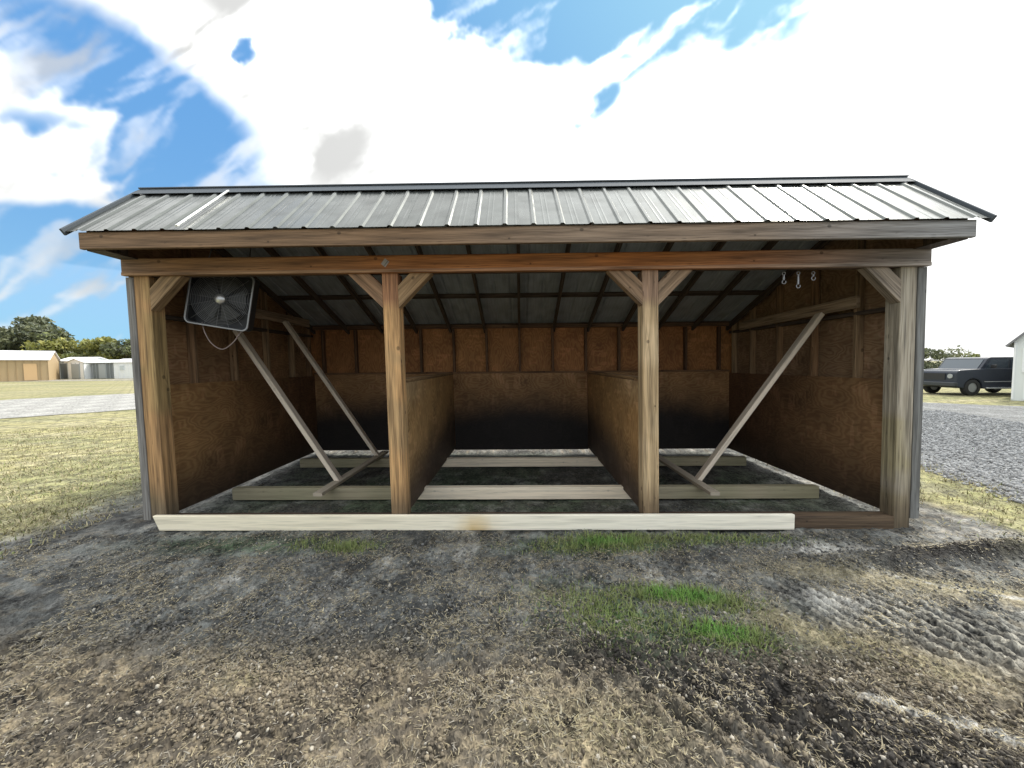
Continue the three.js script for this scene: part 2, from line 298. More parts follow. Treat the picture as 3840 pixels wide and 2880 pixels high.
function groundColor(x, z) {
  const a = fbm(x * 1.3 + 50, z * 1.3, 4, 181), b = fbm(x * 6, z * 7.5, 4, 191), c = fbm(x * 20, z * 26, 3, 201);
  let col = mix3(PAL.dirt, PAL.dark, sstep(0.46, 0.66, b) * 0.85);
  col = mix3(col, PAL.pale, sstep(0.54, 0.68, 0.62 * fbm(x * 6.5 + 3, z * 1.5, 5, 211) + 0.38 * fbm(x * 3, z * 4, 4, 212)) * (0.66 - 0.4 * sstep(1.3, 1.6, z)));
  col = mix3(col, PAL.litter, sstep(0.55, 0.75, c) * 0.5);
  col = mix3(col, PAL.dark, 0.6 * sstep(0.5, 0.68, fbm(x * 0.9 + 4, z * 1.1 + 8, 4, 231)));
  const fore = sstep(1.25, 1.75, z + (a - 0.5) * 0.6);
  col = mix3(col, mix3(PAL.brown, PAL.litter, sstep(0.5, 0.72, c)), fore * 0.85);
  { // track marks: relief shading put into the colour, pale crests and dark grooves
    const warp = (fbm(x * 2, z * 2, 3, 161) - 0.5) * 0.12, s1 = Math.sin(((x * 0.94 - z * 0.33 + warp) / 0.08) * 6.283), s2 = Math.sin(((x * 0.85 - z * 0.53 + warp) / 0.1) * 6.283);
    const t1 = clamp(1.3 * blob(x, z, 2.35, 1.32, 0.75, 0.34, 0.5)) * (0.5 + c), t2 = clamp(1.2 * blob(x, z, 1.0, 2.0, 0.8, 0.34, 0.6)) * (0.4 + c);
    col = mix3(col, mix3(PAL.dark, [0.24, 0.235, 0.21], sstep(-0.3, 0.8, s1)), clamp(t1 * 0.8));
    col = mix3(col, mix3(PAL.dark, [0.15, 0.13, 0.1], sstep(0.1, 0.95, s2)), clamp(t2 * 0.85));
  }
  col = mix3(col, PAL.straw, clamp(strawAt(x, z)) * 0.75);
  col = mix3(col, PAL.ash, clamp(0.85 * blob(x, z, 2.5, 0.4, 0.6, 0.09, 0.12) + 0.8 * blob(x, z, 2.05, 1.05, 0.2, 0.1, 0.1) + 0.6 * blob(x, z, 4.3, 0.15, 0.5, 0.12)) * (0.4 + b));
  col = mix3(col, [0.018, 0.017, 0.016], clamp(blob(x, z, 3.6, 0.52, 1.0, 0.1, -0.09) * 1.3));
  col = mix3(col, [0.026, 0.024, 0.022], clamp(0.95 * blob(x, z, 1.5, 2.0, 0.95, 0.3, 0.5) * (0.45 + sstep(0.35, 0.6, b)) + 0.9 * blob(x, z, 0.55, 1.62, 0.55, 0.12, 0.4) + 0.6 * blob(x, z, -1.9, 1.95, 0.4, 0.12, -0.4)));
  col = mix3(col, PAL.pale, 0.9 * sstep(0.04, 0.015, Math.abs(z - (0.72 + (x - 2.65) * 0.6 + 0.04 * Math.sin(x * 7)))) * sstep(2.55, 2.7, x) * sstep(5, 4, x));
  col = mix3(col, PAL.ash, 0.95 * sstep(0.045, 0.018, Math.abs(z - (1.79 + (x - 1.61) * 0.53 + 0.03 * Math.sin(x * 9)))) * sstep(1.5, 1.65, x));
  col = mix3(col, mix3(PAL.green, PAL.dirt, sstep(0.5, 0.7, c) * 0.6), clamp(greenAt(x, z) * 1.1));
  const lawn = lawnAt(x, z);
  if (lawn > 0) {
    const far = fbm(x * 0.35, z * 0.9, 4, 221);
    col = mix3(col, mix3(mix3(PAL.dry, [0.285, 0.265, 0.165], sstep(0.45, 0.65, b)), [0.135, 0.15, 0.065], sstep(0.45, 0.65, far) * 0.55), lawn);
  }
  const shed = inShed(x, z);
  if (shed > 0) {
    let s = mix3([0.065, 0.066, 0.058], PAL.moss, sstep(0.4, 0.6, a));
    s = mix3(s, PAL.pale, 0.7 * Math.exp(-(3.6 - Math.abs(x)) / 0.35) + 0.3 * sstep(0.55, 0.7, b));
    s = mix3(s, [0.025, 0.025, 0.024], sstep(-1.6, -2.6, z) * 0.6);  // shade of the deep stalls painted into the floor colour
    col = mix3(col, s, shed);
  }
  return col;
}
{
  const axis = (parts) => { const a = []; for (const [from, to, step] of parts) for (let v = from; v < to - 1e-6; v += step) a.push(v); a.push(parts[parts.length - 1][1]); return a; };
  const grow = (from, to, f, s) => { const a = []; let v = from; while (v < to) { a.push(v); s *= f; v += s; } a.push(to); return a; };
  const xr = grow(3.6, 700, 1.08, 0.02), xs = [...xr.map((v) => -v).reverse(), ...axis([[-3.588, 3.59, 0.0135]]), ...xr];
  const zf = grow(2.35, 60, 1.2, 0.03), zb = grow(0.6, 700, 1.045, 0.012).map((v) => 1.2 - v).reverse();
  const zs = [...zb.slice(0, -1), ...axis([[0.6, 2.35, 0.0105]]).slice(0, -1), ...zf];
  const nx = xs.length, nz = zs.length, pos = new Float32Array(nx * nz * 3), col = new Float32Array(nx * nz * 3), uv = new Float32Array(nx * nz * 2), idx = [];
  for (let j = 0; j < nz; j++) for (let i = 0; i < nx; i++) {
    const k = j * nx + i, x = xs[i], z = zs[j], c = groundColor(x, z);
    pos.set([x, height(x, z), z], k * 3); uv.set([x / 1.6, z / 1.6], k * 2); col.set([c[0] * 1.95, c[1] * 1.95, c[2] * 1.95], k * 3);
    if (i < nx - 1 && j < nz - 1) idx.push(k, k + nx, k + 1, k + 1, k + nx, k + nx + 1);
  }
  const g = new THREE.BufferGeometry();
  g.setAttribute('position', new THREE.BufferAttribute(pos, 3)); g.setAttribute('uv', new THREE.BufferAttribute(uv, 2)); g.setAttribute('color', new THREE.BufferAttribute(col, 3));
  g.setIndex(idx); g.computeVertexNormals();
  structure('ground', g, M.soil);
}
// gravel sheets with ragged edges, a little above the soil
function ragged(name, outline, tone, y, seed) {
  const pts = [];
  for (let i = 0; i < outline.length; i++) {
    const a = outline[i], b = outline[(i + 1) % outline.length], L = Math.hypot(b[0] - a[0], b[1] - a[1]), n = Math.max(1, Math.min(60, Math.round(L / 0.35)));
    for (let k = 0; k < n; k++) { const t = k / n, w = (fbm(i * 31 + t * L * 0.9, seed, 3, seed) - 0.5) * Math.min(1.1, L * 0.1); pts.push(new THREE.Vector2(mix(a[0], b[0], t) + (b[1] - a[1]) / L * w, -(mix(a[1], b[1], t) - (b[0] - a[0]) / L * w))); }
  }
  const g = new THREE.ShapeGeometry(new THREE.Shape(pts)); g.rotateX(-Math.PI / 2); g.translate(0, y, 0);
  const p = g.attributes.position, uv = new Float32Array(p.count * 2), col = new Float32Array(p.count * 3);
  for (let i = 0; i < p.count; i++) { uv.set([p.getX(i) / 1.5, p.getZ(i) / 1.5], i * 2); col.set(tone, i * 3); }
  g.setAttribute('uv', new THREE.BufferAttribute(uv, 2)); g.setAttribute('color', new THREE.BufferAttribute(col, 3));
  return structure(name, g, M.gravel);
}
ragged('gravel_road', [[-13.0, -11.6], [-16.3, -7.6], [-22, -0.5], [-31, 10], [-40, 4], [-25.6, -14.2], [-21.2, -21], [-10, -38], [-2, -33]], [0.74, 0.735, 0.71], 0.045, 5);
ragged('gravel_lot', [[5.6, 0.6], [6.5, -2.5], [7.3, -5.2], [8.6, -8.6], [10, -11.5], [13.5, -12.0], [16.2, -9.7], [19, -8.6], [34, -6], [34, 8], [9, 7]], [0.4, 0.413, 0.42], 0.04, 8);
ragged('yard_track', [[-120, -36.5], [-62, -39.2], [-48, -39.8], [-30, -41], [-30, -44.5], [-48, -45], [-120, -46]], [0.6, 0.56, 0.47], 0.05, 13);

// ───────────────────────── the run-in shed ─────────────────────────
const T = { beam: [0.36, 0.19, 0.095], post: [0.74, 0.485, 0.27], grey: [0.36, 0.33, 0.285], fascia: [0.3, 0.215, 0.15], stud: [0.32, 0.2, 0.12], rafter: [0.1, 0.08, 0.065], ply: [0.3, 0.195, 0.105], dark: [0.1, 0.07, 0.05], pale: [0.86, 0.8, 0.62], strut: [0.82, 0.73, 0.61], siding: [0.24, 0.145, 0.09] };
const shed = thing('run_in_shed', 'long open-fronted wooden livestock shed with ribbed grey metal roof and three stalls', 'shed', [0, 0, -1.4]);
const sp = (name, g, m, label) => solid(name, lean(g), m, shed, label);
const sub = (name, g, m, parent) => solid(name, lean(g), m, parent);
const RIDGE = [3.353, -0.327], EAVE = [2.7324, 0.3614], REAR = [2.155, -3.37], X1 = 3.77;
const roofY = (z) => (z > RIDGE[1] ? RIDGE[0] - (z - RIDGE[1]) * (RIDGE[0] - EAVE[0]) / (EAVE[1] - RIDGE[1]) : RIDGE[0] - (RIDGE[1] - z) * (RIDGE[0] - REAR[0]) / (RIDGE[1] - REAR[1]));
// posts
const postFoot = (t, p) => mix3(mix3(mix3(mix3(T.post, [0.76, 0.62, 0.43], sstep(0, 1.5, p.x)), [0.48, 0.36, 0.22], 0.6 * sstep(0.45, 0.62, fbm(p.x * 9, p.y * 3, 3, 303))), p.x < 0 ? [0.5, 0.29, 0.18] : [0.5, 0.36, 0.27], sstep(2.13, 2.2, p.y)), [0.2, 0.15, 0.1], sstep(0.55, 0.16, p.y));
const postGreen = (base) => (t, p) => mix3(mix3(base, [0.33, 0.29, 0.15], 0.5 * sstep(0.5, 0.62, fbm(p.x * 9 + 3, p.y * 2.2, 3, 301))), [0.17, 0.14, 0.1], sstep(0.6, 0.16, p.y));
sp('post', bar([-3.515, 0.15, -0.075], [-3.515, 2.438, -0.075], 0.145, 0.145, { up: [0, 0, 1], seg: 24, colorAt: postGreen([0.52, 0.34, 0.19]) }), M.lumber, 'brown corner post');
sp('post', bar([-1.195, 0.15, -0.075], [-1.195, 2.438, -0.075], 0.145, 0.145, { up: [0, 0, 1], seg: 20, colorAt: postFoot }), M.lumber);
sp('post', bar([1.187, 0.15, -0.075], [1.187, 2.438, -0.075], 0.145, 0.145, { up: [0, 0, 1], seg: 20, colorAt: postFoot }), M.lumber);
sp('post', bar([3.505, 0.03, -0.075], [3.505, 2.438, -0.075], 0.145, 0.145, { up: [0, 0, 1], seg: 24, colorAt: postGreen([0.47, 0.43, 0.35]) }), M.lumber, 'grey weathered corner post');
// corner trim, weathered grey
sp('corner_trim', bar([-3.626, 0.13, -0.012], [-3.626, 2.43, -0.012], 0.072, 0.024, { up: [0, 0, 1], color: [0.28, 0.275, 0.265] }), M.lumber);
sp('corner_trim', bar([3.624, 0.13, -0.012], [3.624, 2.435, -0.012], 0.078, 0.024, { up: [0, 0, 1], color: [0.27, 0.28, 0.275] }), M.lumber);
// header beam, its weathering runs from red brown to grey at the right
sp('header_beam', bar([-3.66, 2.517, 0.005], [3.66, 2.517, 0.005], 0.05, 0.156, { seg: 48, chamfer: 0.007, jitter: 0, colorAt: (t, p) => mix3(mix3([0.34, 0.205, 0.115], [0.52, 0.235, 0.105], sstep(0.12, 0.4, t) * (0.6 + 0.6 * fbm(t * 14, 3, 3, 311))), [0.34, 0.31, 0.28], clamp(sstep(0.68, 1.0, t) + sstep(0.08, 0, t) * 0.3)) }), M.lumber);
sp('beam_edge_strip', bar([-3.655, 2.453, 0.034], [3.655, 2.453, 0.034], 0.012, 0.03, { seg: 40, jitter: 0, colorAt: (t) => mix3(mix3([0.42, 0.28, 0.18], [0.52, 0.31, 0.2], sstep(0.2, 0.5, t)), [0.5, 0.46, 0.42], sstep(0.68, 1, t)) }), M.lumber);
sp('inner_header', bar([-3.56, 2.5, -0.062], [3.56, 2.5, -0.062], 0.04, 0.12, { color: T.dark }), M.lumber);
sp('joint_plate', bar([-1.24, 2.5, 0.033], [-1.2, 2.55, 0.033], 0.004, 0.05, { color: [0.5, 0.48, 0.45] }), M.lumber);
// fascia
sp('fascia_board', bar([-3.68, 2.658, 0.318], [3.68, 2.658, 0.318], 0.038, 0.138, { seg: 40, jitter: 0, colorAt: (t) => mix3(mix3([0.27, 0.185, 0.12], [0.33, 0.26, 0.2], sstep(0.35, 0.6, t)), [0.36, 0.37, 0.37], sstep(0.7, 1, t)) }), M.lumber);
// knee braces at 45 degrees, mitred against post and beam
function knee(px, dir, color) {
  const g = new THREE.Shape();
  g.moveTo(px, 2.125); g.lineTo(px + dir * 0.312, 2.437); g.lineTo(px + dir * 0.115, 2.437); g.lineTo(px, 2.322); g.closePath();
  const e = new THREE.ExtrudeGeometry(g, { depth: 0.085, bevelEnabled: true, bevelThickness: 0.004, bevelSize: 0.003, bevelSegments: 1 }).toNonIndexed();
  e.translate(0, 0, -0.09);
  const p = e.attributes.position, uv = e.attributes.uv, c = new Float32Array(p.count * 3), j = 0.9 + R() * 0.2, o = R();
  for (let i = 0; i < p.count; i++) { const x = p.getX(i), y = p.getY(i); uv.setXY(i, (x * dir + y) * 0.707 / 2 + o, ((x * dir - y) * 0.707 + p.getZ(i)) / 0.5 + o); c.set(color.map((k) => k * j), i * 3); }
  e.setAttribute('color', new THREE.BufferAttribute(c, 3));
  if (dir < 0) { /* winding follows the shape; three.js re-orders it */ }
  e.computeVertexNormals(); return e;
}
const xl = (x, y) => x + 0;   // shed-space x (the lean is added when the part is made)
for (const [px, dir, c] of [[-3.44, 1, [0.38, 0.26, 0.14]], [-1.2685, -1, [0.42, 0.26, 0.15]], [-1.1215, 1, [0.45, 0.3, 0.16]], [1.1135, -1, [0.44, 0.3, 0.19]], [1.2605, 1, [0.42, 0.3, 0.2]], [3.4315, -1, [0.42, 0.36, 0.29]]]) sp('knee_brace', knee(xl(px), dir, c), M.lumber);
// front sill: dark timber under the posts
sp('sill', bar([-3.5, 0.088, -0.07], [3.43, 0.088, -0.07], 0.14, 0.118, { seg: 16, colorAt: (t) => mix3(T.dark, [0.15, 0.11, 0.075], sstep(0.8, 0.95, t)), jitter: 0 }), M.lumber, 'dark damp front sill timber');
// floor ties across all three stalls
const tieCol = (t, p) => { const m = sstep(1.35, 1.1, Math.abs(p.x)); return mix3(mix3([0.32, 0.31, 0.215], [0.42, 0.375, 0.28], fbm(p.x * 3, 1, 3, 321)), [1.05, 0.93, 0.74], m); };
sp('floor_tie', bar([-3.4, 0.105, -0.83], [3.36, 0.105, -0.83], 0.09, 0.14, { seg: 40, jitter: 0, colorAt: tieCol }), M.fresh);
sp('floor_tie', bar([-3.4, 0.105, -2.2], [3.36, 0.105, -2.2], 0.09, 0.13, { seg: 40, jitter: 0, colorAt: tieCol }), M.fresh);

// side walls
for (const s of [-1, 1]) {
  const w = partGroup('side_wall', shed);
  const N = 5, z0 = -3.045, z1 = 0.0;
  for (let i = 0; i < N; i++) {                        // siding boards, each cut to the roof line
    const a = mix(z0, z1, i / N) - 0.012, b = Math.min(-0.027, mix(z0, z1, (i + 1) / N) + 0.012);
    const base = 0.13 + 0.012 * (R() - 0.5), top = [[b, roofY(b) - 0.035], [a, roofY(a) - 0.035]];
    if (a < RIDGE[1] && b > RIDGE[1]) top.splice(1, 0, [RIDGE[1], RIDGE[0] - 0.035]);
    sub('siding_panel', prism([[a, base], [b, base], ...top], s * (3.64 + (i % 2) * 0.018), s * (3.657 + (i % 2) * 0.018), mix3([0.38, 0.235, 0.135], [0.36, 0.27, 0.2], s > 0 ? 0.7 : R() * 0.4), 0.1, true), M.ply, w);
  }
  // triangular end piece that closes the front overhang
  sub('end_board', prism([[-0.025, 2.597], [0.296, 2.597], [0.296, roofY(0.296) - 0.035], [-0.025, roofY(-0.025) - 0.035]], s * 3.64, s * 3.657, [0.24, 0.19, 0.15]), M.lumber, w);
  sub('soffit_board', prism([[0.003, 2.583], [0.3, 2.583], [0.3, 2.593], [0.003, 2.593]], s * 3.5, s * 3.66, [0.1, 0.08, 0.07]), M.lumber, w);
  // studs and the two-piece kick lining, four feet high
  for (const z of [-0.6, -1.2, -1.82, -2.42, -2.9]) sub('stud', bar([s * 3.594, 0.14, z], [s * 3.594, roofY(z) - 0.05, z], 0.04, 0.085, { up: [s, 0, 0], color: mix3([0.4, 0.3, 0.2], T.stud, R()) }), M.lumber, w);
  sub('bottom_plate', bar([s * 3.594, 0.155, -0.16], [s * 3.594, 0.155, -3.0], 0.085, 0.05, { color: T.dark }), M.lumber, w);
  const kickCol = (x, y, z) => mix3([0.06, 0.04, 0.027], mix3(x > 0 ? [0.36, 0.235, 0.14] : [0.42, 0.265, 0.14], [0.17, 0.1, 0.062], clamp(-z / 2.4)), clamp(sstep(0.12, 0.85, y)));  // interior shade in the panel colour: darker low down and farther in
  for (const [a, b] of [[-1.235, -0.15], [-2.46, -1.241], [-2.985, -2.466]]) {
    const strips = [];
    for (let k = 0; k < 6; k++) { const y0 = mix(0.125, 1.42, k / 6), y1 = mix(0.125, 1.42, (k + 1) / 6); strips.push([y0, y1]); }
    // one sheet; its painted shade deepens toward the floor and the back
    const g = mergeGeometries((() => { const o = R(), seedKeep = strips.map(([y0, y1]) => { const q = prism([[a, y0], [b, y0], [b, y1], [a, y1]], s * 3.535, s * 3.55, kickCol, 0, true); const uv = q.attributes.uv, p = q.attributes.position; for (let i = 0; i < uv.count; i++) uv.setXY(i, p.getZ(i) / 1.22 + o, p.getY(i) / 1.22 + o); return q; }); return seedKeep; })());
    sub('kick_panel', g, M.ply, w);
  }
  sub('wall_plate', bar([s * 3.594, 2.1, -0.16], [s * 3.594, 2.1, -3.0], 0.085, 0.04, { color: T.rafter }), M.lumber, w);
}
// back wall
{
  const w = partGroup('back_wall', shed);
  for (let i = 0; i < 14; i++) {                       // sheets that meet behind the studs
    const a = i ? -3.38 + (i - 1) * 0.5635 : -3.635, b = i < 13 ? -3.38 + i * 0.5635 : 3.635, base = 0.118 + 0.03 * (fbm(i * 0.8, 2, 2, 331) - 0.5);
    sub('siding_panel', bar([(a + b) / 2, base, -3.05 - (i % 2) * 0.017], [(a + b) / 2, 2.27, -3.05 - (i % 2) * 0.017], b - a + 0.02, 0.016, { up: [0, 0, 1], scaleU: 1.22, scaleV: 1.22, color: mix3([0.56, 0.31, 0.155], [0.46, 0.235, 0.12], R()) }), M.ply, w);
  }
  for (let i = 0; i < 13; i++) { const x = -3.38 + i * 0.5635; sub('stud', bar([x, 0.15, -3.0], [x, 2.2, -3.0], 0.04, 0.085, { up: [0, 0, 1], color: mix3([0.16, 0.095, 0.06], [0.2, 0.13, 0.085], R()) }), M.lumber, w); }
  sub('eave_blocking', bar([-3.6, 2.274, -3.0], [3.6, 2.274, -3.0], 0.08, 0.026, { color: T.dark }), M.lumber, w);
  sub('top_plate', bar([-3.6, 2.235, -2.995], [3.6, 2.235, -2.995], 0.09, 0.05, { color: [0.22, 0.14, 0.09] }), M.lumber, w);
  sub('bottom_plate', bar([-3.6, 0.15, -2.995], [3.6, 0.15, -2.995], 0.085, 0.045, { color: T.dark }), M.lumber, w);
  // kick lining: lower half black with damp and muck up to a ragged tide line
  for (const [a, b] of [[-3.53, -1.245], [-1.145, 1.137], [1.237, 3.53]]) {
    const nx = 24, ny = 22, gs = [], o = R();
    const pos = [], uv = [], col = [], idx = [], y0 = 0.125, y1 = 1.44;
    for (let j = 0; j <= ny; j++) for (let i = 0; i <= nx; i++) {
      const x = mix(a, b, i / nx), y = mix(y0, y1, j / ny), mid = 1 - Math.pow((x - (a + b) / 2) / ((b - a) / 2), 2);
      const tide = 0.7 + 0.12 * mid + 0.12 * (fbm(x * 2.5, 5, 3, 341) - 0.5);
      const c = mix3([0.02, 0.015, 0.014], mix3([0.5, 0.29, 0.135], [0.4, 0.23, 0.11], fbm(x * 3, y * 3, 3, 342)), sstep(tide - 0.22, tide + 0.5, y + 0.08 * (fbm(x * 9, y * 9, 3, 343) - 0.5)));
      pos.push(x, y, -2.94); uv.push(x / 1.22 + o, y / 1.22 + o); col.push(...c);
      if (i < nx && j < ny) { const k = j * (nx + 1) + i; idx.push(k, k + 1, k + nx + 2, k, k + nx + 2, k + nx + 1); }
    }
    const f = new THREE.BufferGeometry();
    f.setAttribute('position', new THREE.Float32BufferAttribute(pos, 3)); f.setAttribute('uv', new THREE.Float32BufferAttribute(uv, 2)); f.setAttribute('color', new THREE.Float32BufferAttribute(col, 3)); f.setIndex(idx);
    const rim = bar([a + 0.002, (y0 + y1) / 2, -2.9485], [b - 0.002, (y0 + y1) / 2, -2.9485], 0.013, y1 - y0 - 0.004, { color: [0.2, 0.12, 0.07] });
    const ff = f.toNonIndexed(); ff.computeVertexNormals();
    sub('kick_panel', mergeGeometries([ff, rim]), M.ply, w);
  }
  sub('kick_rail', bar([-3.53, 1.455, -2.952], [3.53, 1.455, -2.952], 0.04, 0.03, { color: [0.24, 0.15, 0.09] }), M.lumber, w);
}
// stall partitions
for (const [x, tint] of [[-1.195, [0.54, 0.365, 0.2]], [1.187, [0.5, 0.32, 0.17]]]) {
  const w = partGroup('partition', shed);
  for (const s of [-1, 1]) {
    const strips = [], o = R(), n = 8, xa = x + s * 0.032, xb = x + s * 0.046;
    for (let k = 0; k < n; k++) for (let i = 0; i < 8; i++) {
      const y0 = mix(0.15, 1.42, k / n), y1 = mix(0.15, 1.42, (k + 1) / n), za = mix(-2.93, -0.152, i / 8), zb = mix(-2.93, -0.152, (i + 1) / 8);
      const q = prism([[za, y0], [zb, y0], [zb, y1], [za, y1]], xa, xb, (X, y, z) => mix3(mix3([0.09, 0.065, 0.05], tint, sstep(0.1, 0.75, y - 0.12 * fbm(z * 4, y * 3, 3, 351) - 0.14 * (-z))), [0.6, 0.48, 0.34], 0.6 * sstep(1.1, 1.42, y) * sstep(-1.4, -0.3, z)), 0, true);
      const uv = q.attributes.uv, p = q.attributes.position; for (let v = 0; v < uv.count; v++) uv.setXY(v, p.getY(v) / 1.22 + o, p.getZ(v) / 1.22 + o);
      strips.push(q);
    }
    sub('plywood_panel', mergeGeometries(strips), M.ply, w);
  }
  sub('cap_rail', bar([x, 1.44, -0.15], [x, 1.44, -2.94], 0.092, 0.038, { color: mix3(tint, T.rafter, 0.4) }), M.lumber, w);
  sub('bottom_rail', bar([x, 0.17, -0.15], [x, 0.17, -2.94], 0.058, 0.04, { color: T.dark }), M.lumber, w);
  sub('end_stud', bar([x, 0.15, -2.9], [x, 1.42, -2.9], 0.06, 0.06, { up: [0, 0, 1], color: T.dark }), M.lumber, w);
}
// roof framing
{
  const nf = new THREE.Vector3(0, EAVE[1] - RIDGE[1], RIDGE[0] - EAVE[0]).normalize(), nr = new THREE.Vector3(0, RIDGE[1] - REAR[1], -(RIDGE[0] - REAR[0])).normalize();
  const on = (z, n, d) => new THREE.Vector3(0, roofY(z), z).addScaledVector(n, -d);
  for (let i = 0; i < 13; i++) {
    const x = -3.55 + i * (7.1 / 12) * 1.0;
    const a = on(-0.36, nr, 0.088), b = on(-3.3, nr, 0.088); a.x = b.x = x;
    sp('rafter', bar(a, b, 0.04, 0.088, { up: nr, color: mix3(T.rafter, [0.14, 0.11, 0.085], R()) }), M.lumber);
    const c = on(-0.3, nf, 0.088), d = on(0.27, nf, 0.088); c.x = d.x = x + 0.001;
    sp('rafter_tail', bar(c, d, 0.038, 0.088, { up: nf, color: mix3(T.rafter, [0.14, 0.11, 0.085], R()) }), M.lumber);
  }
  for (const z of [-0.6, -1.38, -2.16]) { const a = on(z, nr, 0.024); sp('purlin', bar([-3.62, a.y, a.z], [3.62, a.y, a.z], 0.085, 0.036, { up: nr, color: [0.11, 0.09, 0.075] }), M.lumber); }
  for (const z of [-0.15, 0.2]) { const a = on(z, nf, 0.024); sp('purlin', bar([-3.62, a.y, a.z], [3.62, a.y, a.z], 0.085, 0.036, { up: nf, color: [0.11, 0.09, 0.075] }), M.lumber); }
  sp('ridge_board', bar([-3.62, 3.2, -0.33], [3.62, 3.2, -0.33], 0.036, 0.14, { color: T.rafter }), M.lumber);

  // ribbed sheets, eight to each slope
  const roof = partGroup('roof', shed), PW = 2 * X1 / 8, rib = PW / 4;
  const profile = () => { const p = []; for (let k = 0; k < 4; k++) { const c = (k + 0.5) * rib; p.push([c - rib / 2, 0], [c - 0.024, 0], [c - 0.01, 0.0125], [c + 0.01, 0.0125], [c + 0.024, 0]); for (const m of [0.37, 0.62]) p.push([c + 0.03 + (rib - 0.06) * (m - 0.06) * 0.9, 0], [c + 0.03 + (rib - 0.06) * m * 0.9, 0.0016], [c + 0.03 + (rib - 0.06) * (m + 0.06) * 0.9, 0]); } return p.filter((q, i) => i < 1 || q[0] > p[i - 1][0] + 1e-4).filter((q) => q[0] < PW - 0.002).concat([[PW, 0]]); };
  const prof = profile().sort((a, b) => a[0] - b[0]);
  function sheet(x0, za, zb, n) {
    const pos = [], uv = [], len = Math.hypot(zb - za, roofY(zb) - roofY(za)), o = R();
    const wav = (x) => 0.0025 * Math.sin(x * 3.1 + o * 6) ;
    const P = ([dx, h], z, under) => new THREE.Vector3(x0 + dx, roofY(z), z).addScaledVector(n, h - 0.004 - (under ? 0.0016 : 0) + wav(x0 + dx) * 0.4);
    const quad = (A, B, C, D, u0, u1) => { for (const [p, u, v] of [[A, u0, 0], [B, u1, 0], [C, u1, len], [A, u0, 0], [C, u1, len], [D, u0, len]]) { pos.push(p.x, p.y, p.z); uv.push(u + o, v + o); } };
    for (let i = 0; i < prof.length - 1; i++) { const a = prof[i], b = prof[i + 1]; quad(P(a, za), P(b, za), P(b, zb), P(a, zb), x0 + a[0], x0 + b[0]); }
    const split = pos.length / 3;
    for (let i = 0; i < prof.length - 1; i++) {
      const a = prof[i], b = prof[i + 1];
      quad(P(b, za, 1), P(a, za, 1), P(a, zb, 1), P(b, zb, 1), x0 + b[0], x0 + a[0]);
      quad(P(b, zb), P(b, zb, 1), P(a, zb, 1), P(a, zb), x0 + b[0], x0 + b[0]);
    }
    const g = new THREE.BufferGeometry(); g.setAttribute('position', new THREE.Float32BufferAttribute(pos, 3)); g.setAttribute('uv', new THREE.Float32BufferAttribute(uv, 2));
    g.addGroup(0, split, 0); g.addGroup(split, pos.length / 3 - split, 1);
    // wind so the upper face looks outwards
    const A = new THREE.Vector3().fromArray(pos, 0), B = new THREE.Vector3().fromArray(pos, 3), C = new THREE.Vector3().fromArray(pos, 6);
    if (B.sub(A).cross(C.sub(A)).dot(n) < 0) { const r = g.attributes.position.array, q = g.attributes.uv.array; for (let i = 0; i < r.length / 9; i++) { for (let j = 0; j < 3; j++) { const t = r[i * 9 + 3 + j]; r[i * 9 + 3 + j] = r[i * 9 + 6 + j]; r[i * 9 + 6 + j] = t; } for (let j = 0; j < 2; j++) { const t = q[i * 6 + 2 + j]; q[i * 6 + 2 + j] = q[i * 6 + 4 + j]; q[i * 6 + 4 + j] = t; } } }
    g.computeVertexNormals(); return g;
  }
  for (let i = 0; i < 8; i++) {
    sub('roof_panel', sheet(-X1 + i * PW, RIDGE[1] + 0.01, EAVE[1], nf), [M.roofSheet, M.sheetUnder], roof);
    sub('roof_panel', sheet(-X1 + i * PW, RIDGE[1] - 0.01, REAR[1], nr), [M.roofSheet, M.sheetUnder], roof);
  }
  const capBar = (za, zb, n, x0, x1, d) => { const p = []; for (const z of [za, zb]) p.push(new THREE.Vector3(0, roofY(z), z).addScaledVector(n, d - 0.004)); const c = p[0].clone().add(p[1]).multiplyScalar(0.5); return bar([x0, c.y, c.z], [x1, c.y, c.z], p[0].distanceTo(p[1]), 0.004, { up: n, chamfer: 0.0008 }); };
  sub('ridge_cap', mergeGeometries([capBar(RIDGE[1] - 0.002, RIDGE[1] + 0.085, nf, -X1 - 0.012, X1 + 0.012, 0.022), capBar(RIDGE[1] + 0.002, RIDGE[1] - 0.11, nr, -X1 - 0.012, X1 + 0.012, 0.022), bar([-X1 - 0.012, RIDGE[0] + 0.029, RIDGE[1] + 0.0005], [X1 + 0.012, RIDGE[0] + 0.029, RIDGE[1] + 0.0005], 0.03, 0.014)]), M.ridge, roof);
  for (const s of [-1, 1]) {
    const trim = (za, zb, n) => { const a = new THREE.Vector3(s * (X1 + 0.004), roofY(za), za).addScaledVector(n, -0.006), b = new THREE.Vector3(s * (X1 + 0.004), roofY(zb), zb).addScaledVector(n, -0.006); return bar(a, b, 0.02, 0.055, { up: n, color: [0.3, 0.31, 0.32] }); };
    sub('rake_trim', mergeGeometries([trim(RIDGE[1] + 0.03, EAVE[1] + 0.012, nf), trim(RIDGE[1] - 0.03, REAR[1] - 0.01, nr)]), M.ridge, roof);
  }
  // sunlit glint of one lapped seam at the left, painted as an added pale strip
  const sa = new THREE.Vector3(-2.832, roofY(RIDGE[1] + 0.06), RIDGE[1] + 0.06).addScaledVector(nf, 0.022), sb = new THREE.Vector3(-2.82, roofY(EAVE[1] - 0.01), EAVE[1] - 0.01).addScaledVector(nf, 0.022);
